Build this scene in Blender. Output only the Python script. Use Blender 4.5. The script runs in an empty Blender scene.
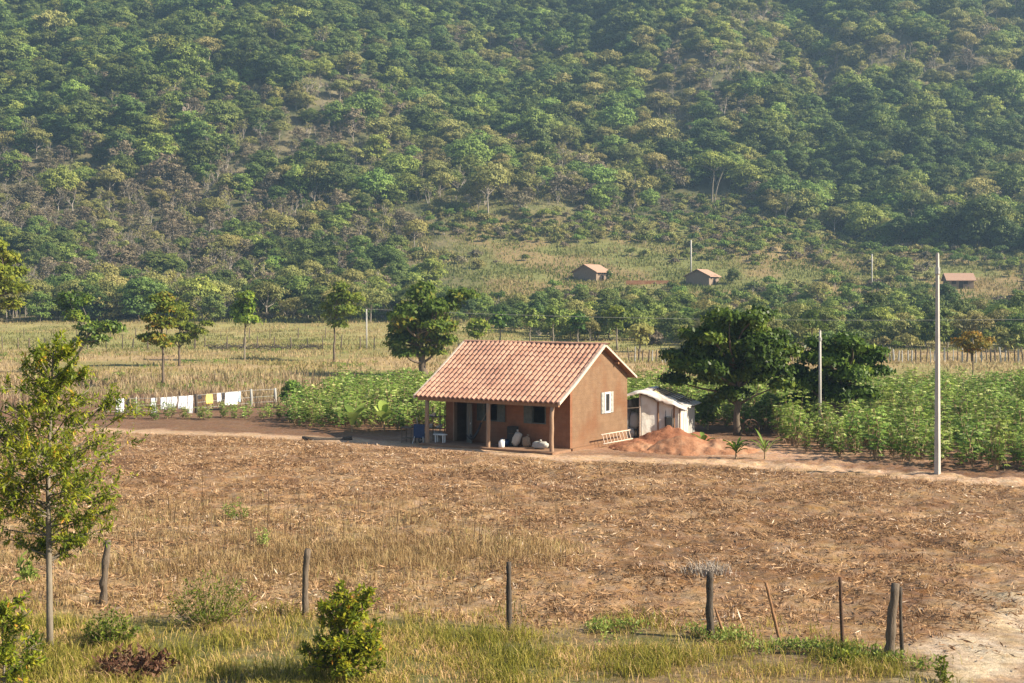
import bpy, math, random
import numpy as np
from mathutils import Vector, Matrix
R = math.radians
rs = np.random.RandomState(7)
random.seed(7)
scene = bpy.context.scene
COL = scene.collection
CAMZ, FOC, HOR = 7.14, 1400.0, 295.0

# ------------------------------------------------------------------ noise
def _h(ix, iy, seed):
    n = (ix * 374761393 + iy * 668265263 + seed * 974634777) & 0xffffffff
    n = ((n ^ (n >> 13)) * 1274126177) & 0xffffffff
    n = n ^ (n >> 16)
    return (n & 0xffff) / 65535.0
def vnoise(x, y, seed=0):
    x = np.asarray(x, float); y = np.asarray(y, float)
    ix = np.floor(x).astype(np.int64); iy = np.floor(y).astype(np.int64)
    fx = x - ix; fy = y - iy
    fx = fx * fx * (3 - 2 * fx); fy = fy * fy * (3 - 2 * fy)
    a = _h(ix, iy, seed); b = _h(ix + 1, iy, seed); c = _h(ix, iy + 1, seed); d = _h(ix + 1, iy + 1, seed)
    return (a * (1 - fx) + b * fx) * (1 - fy) + (c * (1 - fx) + d * fx) * fy
def fbm(x, y, seed=0, oct=4):
    s = 0; a = .5; t = 0
    for i in range(oct):
        s = s + a * vnoise(x * 2 ** i, y * 2 ** i, seed + i * 17); t += a; a *= .5
    return s / t
def sstep(a, b, x):
    t = np.clip((np.asarray(x, float) - a) / (b - a), 0, 1)
    return t * t * (3 - 2 * t)

# ------------------------------------------------------------------ terrain
PD = np.array([-200, 150, 190, 225, 250, 275, 300, 340, 370, 400, 450, 500, 560, 620, 760, 900], float)
PZ = np.array([0, 0, .35, 1.5, 3, 5.9, 10, 19, 28.5, 41, 67, 97, 136, 158, 164, 164], float)
def ground(x, y, fine=True):
    x = np.asarray(x, float); y = np.asarray(y, float)
    w = sstep(230, 420, y)
    z = (np.interp(y - 6, PD, PZ) + np.interp(y, PD, PZ) + np.interp(y + 6, PD, PZ)) / 3
    big = (fbm(x / 75 + 3.1, y / 170, 5, 3) - .5)
    z = z + w * big * 44 * sstep(330, 470, y) + w * (fbm(x / 24, y / 30, 9, 3) - .5) * 5
    gx = 62 + (y - 300) * .12                                    # gully on the slope
    z = z - 7 * sstep(320, 400, y) * np.exp(-((x - gx - 20) / 12) ** 2)
    mid = sstep(75, 110, y) * (1 - w)
    z = z + mid * (fbm(x / 19, y / 19, 21, 2) - .5) * .5
    z = z + 5.4 * np.clip(1 - np.maximum(y, 0) / 21, 0, 1) * sstep(-80, -20, y * 1.0 + 0) 
    if fine:
        fld = sstep(30, 33, y) * (1 - sstep(59, 62, y))
        z = z + fld * ((fbm(x * 1.1, y * 1.3, 31, 3) - .5) * .30 + (vnoise(x * 4.5, y * 4.5, 37) - .5) * .11)
        z = z + (fbm(x * .5, y * .5, 41, 2) - .5) * .08 * sstep(15, 25, y) * (1 - sstep(110, 150, y))
    return z
def GP(px, py):
    """world point on the ground behind a pixel of the photograph"""
    d = np.linspace(22, 640, 6200)
    x = (px - 512) / FOC * d
    zz = CAMZ - (py - HOR) / FOC * d
    g = ground(x, d, False)
    k = np.argmax(g >= zz) if (g >= zz).any() else len(d) - 1
    return float(x[k]), float(d[k]), float(g[k])
def at(px, D): return (px - 512) / FOC * D
def hz(py, D): return CAMZ - (py - HOR) / FOC * D
def gz(x, y): return float(ground(x, y))

# ------------------------------------------------------------------ geometry
class Geo:
    def __init__(s): s.V = []; s.n = 0; s.L = []; s.C = []; s.M = []; s.A = []
    def add(s, V, F, m=0, v=.5):
        V = np.asarray(V, float).reshape(-1, 3)
        if isinstance(F, np.ndarray):
            s.L.append((F + s.n).ravel()); s.C.append(np.full(len(F), F.shape[1])); nf = len(F)
        else:
            s.L.append(np.array([i for f in F for i in f], int) + s.n); s.C.append(np.array([len(f) for f in F])); nf = len(F)
        s.M.append(np.full(nf, m, int)); s.A.append(np.broadcast_to(np.asarray(v, float), (len(V),)).copy())
        s.V.append(V); s.n += len(V)
    def mesh(s, name, mats, smooth=False):
        me = bpy.data.meshes.new(name)
        V = np.concatenate(s.V); L = np.concatenate(s.L); C = np.concatenate(s.C); M = np.concatenate(s.M); A = np.concatenate(s.A)
        me.vertices.add(len(V)); me.vertices.foreach_set('co', V.ravel().astype(np.float32))
        me.loops.add(len(L)); me.loops.foreach_set('vertex_index', L.astype(np.int32))
        me.polygons.add(len(C)); st = np.concatenate([[0], np.cumsum(C)[:-1]])
        me.polygons.foreach_set('loop_start', st.astype(np.int32))
        me.polygons.foreach_set('material_index', M.astype(np.int32))
        me.polygons.foreach_set('use_smooth', np.full(len(C), bool(smooth)))
        a = me.attributes.new('v', 'FLOAT', 'POINT'); a.data.foreach_set('value', A.astype(np.float32))
        for m in mats: me.materials.append(m)
        me.update(calc_edges=True); me.validate()
        return me
    def obj(s, name, mats, parent=None, smooth=False, loc=None):
        o = bpy.data.objects.new(name, s.mesh(name, mats if isinstance(mats, (list, tuple)) else [mats], smooth))
        COL.objects.link(o)
        if parent: o.parent = parent
        if loc is not None: o.location = loc
        return o
    def box(s, x0, x1, y0, y1, z0, z1, m=0, v=.5, M=None):
        V = np.array([[x, y, z] for z in (z0, z1) for y in (y0, y1) for x in (x0, x1)], float)
        if M is not None: V = V @ np.array(M.to_3x3()).T + np.array(M.translation)
        s.add(V, np.array([[0, 2, 3, 1], [4, 5, 7, 6], [0, 1, 5, 4], [2, 6, 7, 3], [0, 4, 6, 2], [1, 3, 7, 5]]), m, v)
    def tube(s, P, rad, n=7, m=0, v=.5, cap=True):
        P = np.asarray(P, float); rad = np.broadcast_to(np.asarray(rad, float), (len(P),))
        T = np.gradient(P, axis=0); T /= np.linalg.norm(T, axis=1)[:, None] + 1e-9
        ref = np.array([0, 0, 1.]) if abs(T[0, 2]) < .9 else np.array([1., 0, 0])
        a = np.cross(T, ref); a /= np.linalg.norm(a, axis=1)[:, None] + 1e-9
        b = np.cross(T, a)
        th = np.arange(n) * 2 * math.pi / n
        V = (P[:, None] + rad[:, None, None] * (np.cos(th)[None, :, None] * a[:, None] + np.sin(th)[None, :, None] * b[:, None])).reshape(-1, 3)
        F = []
        for i in range(len(P) - 1):
            for j in range(n):
                k = (j + 1) % n
                F.append((i * n + j, i * n + k, (i + 1) * n + k, (i + 1) * n + j))
        if cap: F.append(tuple(range(n - 1, -1, -1))); F.append(tuple((len(P) - 1) * n + j for j in range(n)))
        s.add(V, F, m, v)
    def leaves(s, P, D, N, L, W, m=0, v=.5, mid=.45):
        P = np.asarray(P, float); n = len(P)
        D = D / (np.linalg.norm(D, axis=1)[:, None] + 1e-9)
        S = np.cross(D, N); S /= np.linalg.norm(S, axis=1)[:, None] + 1e-9
        L = np.broadcast_to(L, (n,))[:, None]; W = np.broadcast_to(W, (n,))[:, None]
        V = np.stack([P, P + D * L * mid + S * W * .5, P + D * L, P + D * L * mid - S * W * .5], 1).reshape(-1, 3)
        F = np.arange(n * 4).reshape(-1, 4)
        s.add(V, F, m, np.repeat(np.broadcast_to(v, (n,)), 4))
    def blades(s, P, H, W, lean, m=0, v=.5, rng=rs, two=True):
        """upright tapering grass blades that bend over"""
        n = len(P); a = rng.rand(n) * 2 * math.pi; b = rng.rand(n) * 2 * math.pi
        side = np.stack([np.cos(a), np.sin(a), np.zeros(n)], 1); ld = np.stack([np.cos(b), np.sin(b), np.zeros(n)], 1)
        H = np.broadcast_to(H, (n,))[:, None]; W = np.broadcast_to(W, (n,))[:, None]; lean = np.broadcast_to(lean, (n,))[:, None]
        up = np.array([0, 0, 1.])
        p1 = P + ld * H * lean * .3 + up * H * .55; p2 = P + ld * H * lean + up * H * (1 - .35 * np.abs(lean))
        V = np.stack([P - side * W * .5, P + side * W * .5, p1 + side * W * .45, p1 - side * W * .45, p2 + side * W * .06, p2 - side * W * .06], 1).reshape(-1, 3)
        i = np.arange(n)[:, None] * 6
        F = np.concatenate([i + np.array([[0, 1, 2, 3]]), i + np.array([[3, 2, 4, 5]])])
        s.add(V, F, m, np.repeat(np.broadcast_to(v, (n,)), 6))

def tag(o, label, cat=None, group=None, kind=None):
    if label: o['label'] = label
    if cat: o['category'] = cat
    if group: o['group'] = group
    if kind: o['kind'] = kind
    return o
def empty(name, loc, rz=0, **k):
    o = bpy.data.objects.new(name, None); COL.objects.link(o); o.location = loc; o.rotation_euler = (0, 0, rz)
    if k: tag(o, **k)
    return o
def copy_tree(o, parent=None):
    c = o.copy(); COL.objects.link(c)
    if parent: c.parent = parent
    for ch in o.children: copy_tree(ch, c)
    return c

# ------------------------------------------------------------------ materials
def newmat(name):
    m = bpy.data.materials.new(name); m.use_nodes = True
    nt = m.node_tree; nt.nodes.clear()
    return m, nt, nt.nodes, nt.links
def ramp_node(N, stops):
    r = N.new('ShaderNodeValToRGB'); e = r.color_ramp.elements
    while len(e) < len(stops): e.new(.5)
    for i, (p, c) in enumerate(stops): e[i].position = p; e[i].color = (*c, 1)
    return r
def leafmat(name, stops, trans=.3, rough=.55, rnd=.35, hue=.03):
    m, nt, N, L = newmat(name)
    at_ = N.new('ShaderNodeAttribute'); at_.attribute_name = 'v'
    r = ramp_node(N, stops); L.new(at_.outputs['Fac'], r.inputs[0])
    oi = N.new('ShaderNodeObjectInfo')
    mr = N.new('ShaderNodeMapRange'); mr.inputs[3].default_value = 1 - rnd; mr.inputs[4].default_value = 1 + rnd
    L.new(oi.outputs['Random'], mr.inputs[0])
    wn = N.new('ShaderNodeTexWhiteNoise'); wn.noise_dimensions = '1D'; L.new(oi.outputs['Random'], wn.inputs['W'])
    mh = N.new('ShaderNodeMapRange'); mh.inputs[3].default_value = .5 - hue; mh.inputs[4].default_value = .5 + hue * .6
    L.new(wn.outputs['Value'], mh.inputs[0])
    hs = N.new('ShaderNodeHueSaturation'); L.new(mh.outputs[0], hs.inputs['Hue']); L.new(mr.outputs[0], hs.inputs['Value']); L.new(r.outputs[0], hs.inputs['Color'])
    p = N.new('ShaderNodeBsdfPrincipled'); p.inputs['Roughness'].default_value = rough; p.inputs['Specular IOR Level'].default_value = .15
    L.new(hs.outputs[0], p.inputs['Base Color'])
    t = N.new('ShaderNodeBsdfTranslucent'); L.new(hs.outputs[0], t.inputs[0])
    mx = N.new('ShaderNodeMixShader'); mx.inputs[0].default_value = trans
    L.new(p.outputs[0], mx.inputs[1]); L.new(t.outputs[0], mx.inputs[2])
    o = N.new('ShaderNodeOutputMaterial'); L.new(mx.outputs[0], o.inputs[0])
    return m
def surfmat(name, c1, c2, scale=6, rough=.85, bump=.3, bscale=None, stretch=(1, 1, 1), metallic=0, useV=None, spec=.3, c3=None, s3=1.2, bdist=.02):
    m, nt, N, L = newmat(name)
    tc = N.new('ShaderNodeTexCoord'); mp = N.new('ShaderNodeMapping'); mp.inputs['Scale'].default_value = stretch
    L.new(tc.outputs['Object'], mp.inputs[0])
    n = N.new('ShaderNodeTexNoise'); n.inputs['Scale'].default_value = scale; n.inputs['Detail'].default_value = 6; n.inputs['Roughness'].default_value = .65
    L.new(mp.outputs[0], n.inputs['Vector'])
    r = ramp_node(N, [(.3, c1), (.7, c2)]); L.new(n.outputs['Fac'], r.inputs[0]); out = r.outputs[0]
    if c3:
        n3 = N.new('ShaderNodeTexNoise'); n3.inputs['Scale'].default_value = s3; n3.inputs['Detail'].default_value = 4
        L.new(mp.outputs[0], n3.inputs['Vector'])
        r3 = ramp_node(N, [(.48, (0, 0, 0)), (.68, (1, 1, 1))]); L.new(n3.outputs['Fac'], r3.inputs[0])
        mx = N.new('ShaderNodeMix'); mx.data_type = 'RGBA'; mx.inputs[7].default_value = (*c3, 1)
        L.new(r3.outputs[0], mx.inputs[0]); L.new(out, mx.inputs[6]); out = mx.outputs[2]
    if useV:
        a = N.new('ShaderNodeAttribute'); a.attribute_name = 'v'
        rv = ramp_node(N, useV); L.new(a.outputs['Fac'], rv.inputs[0])
        mx = N.new('ShaderNodeMix'); mx.data_type = 'RGBA'; mx.blend_type = 'MULTIPLY'; mx.inputs[0].default_value = 1
        L.new(out, mx.inputs[6]); L.new(rv.outputs[0], mx.inputs[7]); out = mx.outputs[2]
    p = N.new('ShaderNodeBsdfPrincipled'); p.inputs['Roughness'].default_value = rough; p.inputs['Metallic'].default_value = metallic
    p.inputs['Specular IOR Level'].default_value = spec
    L.new(out, p.inputs['Base Color'])
    if bump:
        b = N.new('ShaderNodeBump'); b.inputs['Strength'].default_value = bump; b.inputs['Distance'].default_value = bdist
        n2 = N.new('ShaderNodeTexNoise'); n2.inputs['Scale'].default_value = bscale or scale * 3; n2.inputs['Detail'].default_value = 5
        L.new(mp.outputs[0], n2.inputs['Vector']); L.new(n2.outputs['Fac'], b.inputs['Height']); L.new(b.outputs[0], p.inputs['Normal'])
    o = N.new('ShaderNodeOutputMaterial'); L.new(p.outputs[0], o.inputs[0])
    return m

M = {}
M['bark'] = surfmat('bark', (.07, .05, .036), (.19, .145, .105), 8, stretch=(1, 1, .25), bump=.6)
M['pale_bark'] = surfmat('pale_bark', (.15, .125, .095), (.27, .23, .18), 8, stretch=(1, 1, .3), bump=.5, c3=(.16, .13, .10), s3=3)
M['wood'] = surfmat('weathered_wood', (.07, .052, .038), (.20, .155, .115), 10, stretch=(3, 3, .3), bump=.7)
M['dark_wood'] = surfmat('dark_wood', (.035, .028, .022), (.12, .095, .075), 10, stretch=(3, 3, .3), bump=.8)
M['red_wood'] = surfmat('red_brown_wood', (.20, .10, .05), (.34, .19, .10), 10, stretch=(3, 3, .3), bump=.5)
M['post_wood'] = surfmat('porch_post_wood', (.26, .16, .10), (.40, .27, .18), 9, stretch=(3, 3, .4), bump=.5)
M['mud'] = surfmat('mud_plaster', (.175, .103, .058), (.245, .15, .086), 2.2, bump=.55, bscale=14, c3=(.19, .092, .046), s3=.7, bdist=.03)
M['mud_red'] = surfmat('red_mud_wall', (.20, .082, .04), (.28, .13, .068), 2.5, bump=.5, bscale=14, c3=(.22, .12, .07), s3=.6, bdist=.03)
M['tile'] = surfmat('clay_tile', (.46, .235, .155), (.60, .345, .24), 5, rough=.75, bump=.25, bscale=30,
                    useV=[(0, (.82, .78, .75)), (.3, (.94, .93, .92)), (.7, (1, 1, 1)), (1, (1, 1, 1))], c3=(.38, .205, .145), s3=.8)
def plaster(m):
    nt = m.node_tree; N = nt.nodes; L = nt.links; p = [n for n in N if n.type == 'BSDF_PRINCIPLED'][0]; tc = [n for n in N if n.type == 'TEX_COORD'][0]
    src = p.inputs['Base Color'].links[0].from_socket
    sx = N.new('ShaderNodeSeparateXYZ'); L.new(tc.outputs['Object'], sx.inputs[0])
    ns = N.new('ShaderNodeTexNoise'); ns.inputs['Scale'].default_value = 1.6; ns.inputs['Detail'].default_value = 5; L.new(tc.outputs['Object'], ns.inputs['Vector'])
    ad = N.new('ShaderNodeMath'); ad.operation = 'MULTIPLY_ADD'; ad.inputs[1].default_value = -.9; L.new(ns.outputs['Fac'], ad.inputs[0]); L.new(sx.outputs['Z'], ad.inputs[2])
    mr = N.new('ShaderNodeMapRange'); mr.inputs[1].default_value = -.35; mr.inputs[2].default_value = .25; mr.inputs[3].default_value = .55; mr.inputs[4].default_value = 0; L.new(ad.outputs[0], mr.inputs[0])
    mx = N.new('ShaderNodeMix'); mx.data_type = 'RGBA'; mx.inputs[7].default_value = (.24, .125, .068, 1); L.new(mr.outputs[0], mx.inputs[0]); L.new(src, mx.inputs[6])
    br = N.new('ShaderNodeTexBrick'); mp = N.new('ShaderNodeMapping'); mp.inputs['Rotation'].default_value = (R(90), 0, R(90)); L.new(tc.outputs['Object'], mp.inputs[0]); L.new(mp.outputs[0], br.inputs['Vector'])
    br.inputs['Scale'].default_value = 1; br.inputs['Brick Width'].default_value = .42; br.inputs['Row Height'].default_value = .21; br.inputs['Mortar Size'].default_value = .014; br.inputs['Mortar Smooth'].default_value = .6
    br.inputs['Color1'].default_value = (1, 1, 1, 1); br.inputs['Color2'].default_value = (.84, .82, .80, 1); br.inputs['Mortar'].default_value = (.72, .70, .67, 1)
    cx = N.new('ShaderNodeCombineXYZ'); add = N.new('ShaderNodeMath'); L.new(sx.outputs['X'], add.inputs[0]); L.new(sx.outputs['Y'], add.inputs[1]); L.new(add.outputs[0], cx.inputs['X']); L.new(sx.outputs['Z'], cx.inputs['Y']); L.new(cx.outputs[0], br.inputs['Vector'])
    mu = N.new('ShaderNodeMix'); mu.data_type = 'RGBA'; mu.blend_type = 'MULTIPLY'; mu.inputs[0].default_value = .55; L.new(mx.outputs[2], mu.inputs[6]); L.new(br.outputs['Color'], mu.inputs[7])
    L.new(mu.outputs[2], p.inputs['Base Color'])
plaster(M['mud']); plaster(M['mud_red'])
M['verge'] = surfmat('lime_mortar', (.50, .38, .30), (.66, .53, .43), 9, bump=.3)
M['white_paint'] = surfmat('white_paint', (.70, .70, .68), (.82, .82, .80), 12, rough=.5, bump=.1)
M['grey_paint'] = surfmat('grey_green_paint', (.06, .075, .07), (.11, .125, .115), 7, rough=.6, bump=.15)
M['door_paint'] = surfmat('dull_door', (.10, .095, .08), (.17, .155, .13), 6, rough=.7, bump=.15)
M['dark'] = surfmat('dark_interior', (.03, .022, .018), (.06, .045, .035), 3, bump=0)
M['concrete'] = surfmat('concrete', (.36, .34, .31), (.50, .47, .43), 3, bump=.2, stretch=(1, 1, .4))
M['plastic'] = surfmat('white_plastic_sheet', (.80, .76, .68), (.88, .85, .79), 2.5, rough=.45, bump=.5, bscale=5, spec=.4, c3=(.68, .60, .50), s3=2.0, bdist=.05)
def make_translucent(m, f):
    nt = m.node_tree; N = nt.nodes; L = nt.links; p = [n for n in N if n.type == 'BSDF_PRINCIPLED'][0]; o = [n for n in N if n.type == 'OUTPUT_MATERIAL'][0]
    t = N.new('ShaderNodeBsdfTranslucent'); t.inputs[0].default_value = (.85, .80, .70, 1); mx = N.new('ShaderNodeMixShader'); mx.inputs[0].default_value = f
    L.new(p.outputs[0], mx.inputs[1]); L.new(t.outputs[0], mx.inputs[2]); L.new(mx.outputs[0], o.inputs[0])
M['tarp'] = surfmat('tarp', (.62, .58, .54), (.80, .76, .72), 3, rough=.5, bump=.5, bscale=6, c3=(.40, .32, .28), s3=1.7, bdist=.05)
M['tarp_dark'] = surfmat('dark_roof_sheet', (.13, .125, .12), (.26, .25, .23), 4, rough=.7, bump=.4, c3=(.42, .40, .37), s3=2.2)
M['tarp_yellow'] = surfmat('yellowed_board', (.50, .38, .20), (.62, .50, .30), 4, bump=.2)
M['grey_board'] = surfmat('grey_board', (.30, .29, .27), (.42, .41, .38), 5, stretch=(4, 4, .4), bump=.3)
M['black'] = surfmat('black_plastic', (.012, .012, .013), (.03, .03, .03), 6, rough=.5, bump=.1)
M['blue'] = surfmat('blue_paint', (.008, .03, .09), (.018, .055, .14), 8, rough=.45, bump=.1)
M['metal'] = surfmat('dull_metal', (.35, .34, .32), (.55, .54, .52), 12, rough=.45, metallic=.7, bump=.1)
M['rust'] = surfmat('rusty_iron', (.05, .03, .02), (.12, .065, .04), 14, rough=.8, bump=.3)
M['sack'] = surfmat('woven_sack', (.34, .32, .29), (.46, .44, .40), 14, rough=.8, bump=.4, bscale=40)
M['sack_tan'] = surfmat('tan_sack', (.20, .15, .10), (.29, .22, .16), 14, rough=.9, bump=.4, bscale=40)
make_translucent(M['plastic'], .3); make_translucent(M['tarp'], .2)
M['cloth_white'] = surfmat('white_cloth', (.76, .77, .80), (.84, .85, .88), 5, rough=.8, bump=.2)
M['cloth_yellow'] = surfmat('yellow_cloth', (.75, .55, .12), (.80, .62, .18), 5, rough=.8, bump=.2)
M['cloth_dark'] = surfmat('dark_cloth', (.03, .03, .035), (.06, .055, .06), 5, rough=.9, bump=.2)
M['cloth_blue'] = surfmat('pale_blue_cloth', (.40, .52, .66), (.48, .60, .72), 5, rough=.9, bump=.2)
M['sand'] = surfmat('red_earth', (.25, .105, .05), (.37, .18, .094), 3, bump=.8, bscale=8, c3=(.38, .215, .125), s3=1.3, bdist=.05)
M['sand_dark'] = surfmat('shaded_red_earth', (.20, .075, .036), (.30, .125, .063), 3, bump=.8, bscale=8, bdist=.05)  # deeper red earth, the rear heap's shade put into the colour
M['clod'] = surfmat('soil_clod', (.19, .105, .06), (.32, .19, .115), 3, bump=.3)
M['rooftin'] = surfmat('old_clay_roof', (.30, .18, .125), (.45, .29, .21), 3, bump=.3, stretch=(1, 6, 1))
M['farwall'] = surfmat('far_mud_wall', (.20, .145, .105), (.27, .20, .15), 3, bump=.2)

G1 = [(0, (.020, .042, .012)), (.45, (.045, .085, .020)), (.8, (.085, .135, .032)), (1, (.14, .19, .05))]
M['leaf_dark'] = leafmat('leaf_dark', [(0, (0.029, 0.059, 0.011)), (.45, (0.060, 0.113, 0.017)), (.8, (0.132, 0.205, 0.026)), (1, (0.265, 0.330, 0.039))], .3, rough=.4, rnd=.12, hue=.01)
M['leaf_mid'] = leafmat('leaf_mid', [(0, (0.065, 0.098, 0.016)), (.4, (0.130, 0.176, 0.023)), (.8, (0.234, 0.273, 0.033)), (1, (0.351, 0.351, 0.052))], .38, rnd=.1, hue=.01)
M['leaf_rust'] = leafmat('leaf_rust', [(0, (0.057, 0.094, 0.014)), (.5, (0.121, 0.176, 0.024)), (.8, (0.230, 0.221, 0.030)), (1, (0.391, 0.221, 0.036))], .35, rnd=.1, hue=.01)
M['leaf_orange'] = leafmat('leaf_orange', [(0, (.10, .12, .03)), (.4, (.22, .18, .035)), (.8, (.38, .22, .03)), (1, (.42, .17, .03))], .4, rnd=.05, hue=.01)
M['leaf_near'] = leafmat('leaf_near', [(0, (0.067, 0.105, 0.014)), (.35, (0.164, 0.224, 0.021)), (.72, (0.359, 0.389, 0.032)), (.93, (0.508, 0.448, 0.043)), (1, (0.628, 0.329, 0.057))], .4, rough=.4, rnd=.05, hue=.01)
M['leaf_crop'] = leafmat('leaf_crop', [(0, (0.069, 0.122, 0.024)), (.4, (0.159, 0.245, 0.046)), (.8, (0.275, 0.375, 0.077)), (1, (0.497, 0.542, 0.214))], .33, rough=.45, rnd=.28, hue=.022)
M['crop_stem'] = surfmat('crop_stem', (.28, .19, .11), (.42, .31, .18), 6, bump=0)
M['for_green'] = leafmat('forest_green', [(0, (0.090, 0.134, 0.032)), (.5, (0.172, 0.237, 0.050)), (1, (0.302, 0.354, 0.081))], .33, rnd=.42, hue=.03)
M['for_dark'] = leafmat('forest_dark', [(0, (0.053, 0.088, 0.026)), (.5, (0.100, 0.146, 0.035)), (1, (0.185, 0.228, 0.056))], .28, rnd=.35, hue=.025)
M['for_pale'] = leafmat('forest_pale', [(0, (0.156, 0.169, 0.051)), (.5, (0.256, 0.256, 0.075)), (1, (0.365, 0.338, 0.115))], .33, rnd=.3, hue=.03)
M['for_brown'] = leafmat('forest_brown', [(0, (0.117, 0.096, 0.065)), (.5, (0.190, 0.161, 0.101)), (1, (0.254, 0.206, 0.122))], .25, rnd=.3, hue=.02)
M['twig'] = surfmat('grey_twig', (.26, .22, .18), (.40, .35, .30), 2, bump=0)
M['grass_green'] = leafmat('grass_green', [(0, (0.129, 0.134, 0.023)), (.3, (0.244, 0.234, 0.037)), (.55, (0.412, 0.345, 0.076)), (.75, (0.567, 0.402, 0.164)), (1, (0.644, 0.412, 0.240))], .35, rnd=0, hue=0)
M['grass_dry'] = leafmat('grass_dry', [(0, (0.170, 0.106, 0.047)), (.4, (0.330, 0.221, 0.102)), (.75, (0.460, 0.331, 0.162)), (.93, (0.500, 0.386, 0.187)), (1, (0.200, 0.202, 0.051))], .25, rnd=0, hue=0)
M['stalk'] = leafmat('dry_stalk', [(0, (.16, .105, .06)), (.5, (.31, .22, .13)), (1, (.44, .35, .23))], .2, rnd=0, hue=0)
M['meadow'] = leafmat('meadow_grass', [(0, (.12, .14, .035)), (.35, (.24, .22, .075)), (.7, (.35, .26, .12)), (1, (.44, .33, .18))], .3, rnd=0, hue=0)
M['leaf_red'] = leafmat('dead_red_leaf', [(0, (.05, .022, .014)), (.5, (.11, .05, .03)), (1, (.20, .11, .065))], .2, rnd=0, hue=0)
M['slope_grass'] = leafmat('slope_grass', [(0, (0.104, 0.131, 0.030)), (.45, (0.180, 0.194, 0.055)), (.8, (0.266, 0.229, 0.090)), (1, (0.342, 0.263, 0.130))], .3, rnd=0, hue=0)
M['straw'] = leafmat('straw_litter', [(0, (0.089, 0.050, 0.026)), (.35, (0.239, 0.134, 0.065)), (.65, (0.419, 0.258, 0.133)), (.92, (0.579, 0.397, 0.239)), (1, (0.778, 0.647, 0.514))], .1, rough=.6, rnd=0, hue=0)

# ground: zone colour is stored on the sheet, fine variation comes from noise
def ground_mat():
    m, nt, N, L = newmat('ground_soil')
    a = N.new('ShaderNodeAttribute'); a.attribute_name = 'col'
    tc = N.new('ShaderNodeTexCoord')
    def noise(s, d=6, rough=.65):
        n = N.new('ShaderNodeTexNoise'); n.inputs['Scale'].default_value = s; n.inputs['Detail'].default_value = d; n.inputs['Roughness'].default_value = rough
        L.new(tc.outputs['Object'], n.inputs['Vector']); return n.outputs['Fac']
    def mr(src, a0, a1, b0, b1):
        r = N.new('ShaderNodeMapRange'); r.inputs[1].default_value = a0; r.inputs[2].default_value = a1; r.inputs[3].default_value = b0; r.inputs[4].default_value = b1
        L.new(src, r.inputs[0]); return r.outputs[0]
    def mul(x, y):
        q = N.new('ShaderNodeMath'); q.operation = 'MULTIPLY'; L.new(x, q.inputs[0]); L.new(y, q.inputs[1]); return q.outputs[0]
    f = mul(mul(mr(noise(5, 8, .75), .3, .7, .5, 1.45), mr(noise(.35, 5), .35, .65, .86, 1.14)), mr(noise(24, 3), .3, .7, .8, 1.2))
    vm = N.new('ShaderNodeVectorMath'); vm.operation = 'SCALE'; L.new(a.outputs['Color'], vm.inputs[0]); L.new(f, vm.inputs['Scale'])
    hs = N.new('ShaderNodeHueSaturation'); L.new(vm.outputs[0], hs.inputs['Color']); L.new(mr(noise(1.1, 4), .35, .65, .492, .508), hs.inputs['Hue'])
    L.new(mr(noise(2.3, 4), .35, .65, .82, 1.12), hs.inputs['Saturation'])
    p = N.new('ShaderNodeBsdfPrincipled'); p.inputs['Roughness'].default_value = .95; p.inputs['Specular IOR Level'].default_value = .15
    L.new(hs.outputs[0], p.inputs['Base Color'])
    b = N.new('ShaderNodeBump'); b.inputs['Strength'].default_value = .9; b.inputs['Distance'].default_value = .05
    L.new(noise(9, 8, .7), b.inputs['Height']); L.new(b.outputs[0], p.inputs['Normal'])
    o = N.new('ShaderNodeOutputMaterial'); L.new(p.outputs[0], o.inputs[0])
    return m

# ------------------------------------------------------------------ ground zones
TRK = np.array([(-60, 92), (-34, 80), (-20.6, 73.5), (-13.5, 71.6), (-5.4, 67.3), (2.1, 61.5), (5.5, 60.4), (11.9, 58.2), (16.6, 54.9), (19.1, 53.2), (30, 47), (60, 32)], float)
def track_d(x, y):
    return np.abs(np.interp(x, TRK[:, 0], TRK[:, 1]) - y)
def field_edge(x):   # far edge of the harrowed field
    return np.interp(x, TRK[:, 0], TRK[:, 1]) - 1.2
def front_edge(x):   # near edge of the field = edge of the grass strip
    return np.interp(x, [-30, -13, -5, 2, 6, 9], [34.0, 31.5, 30.6, 29.8, 28.4, 26.6]) + (fbm(x * .7, 0 * x, 3, 3) - .5) * 2.0
def front_track(x, y):
    n = (fbm(x * .6, y * .6, 77, 3) - .5) * 3.2
    return sstep(-.8, 1.2, x - (7.4 + (y - 25) * .42) + n) * (1 - sstep(33.0, 36.0, y + n * 1.2 - (x - 12) * .1))
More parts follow.
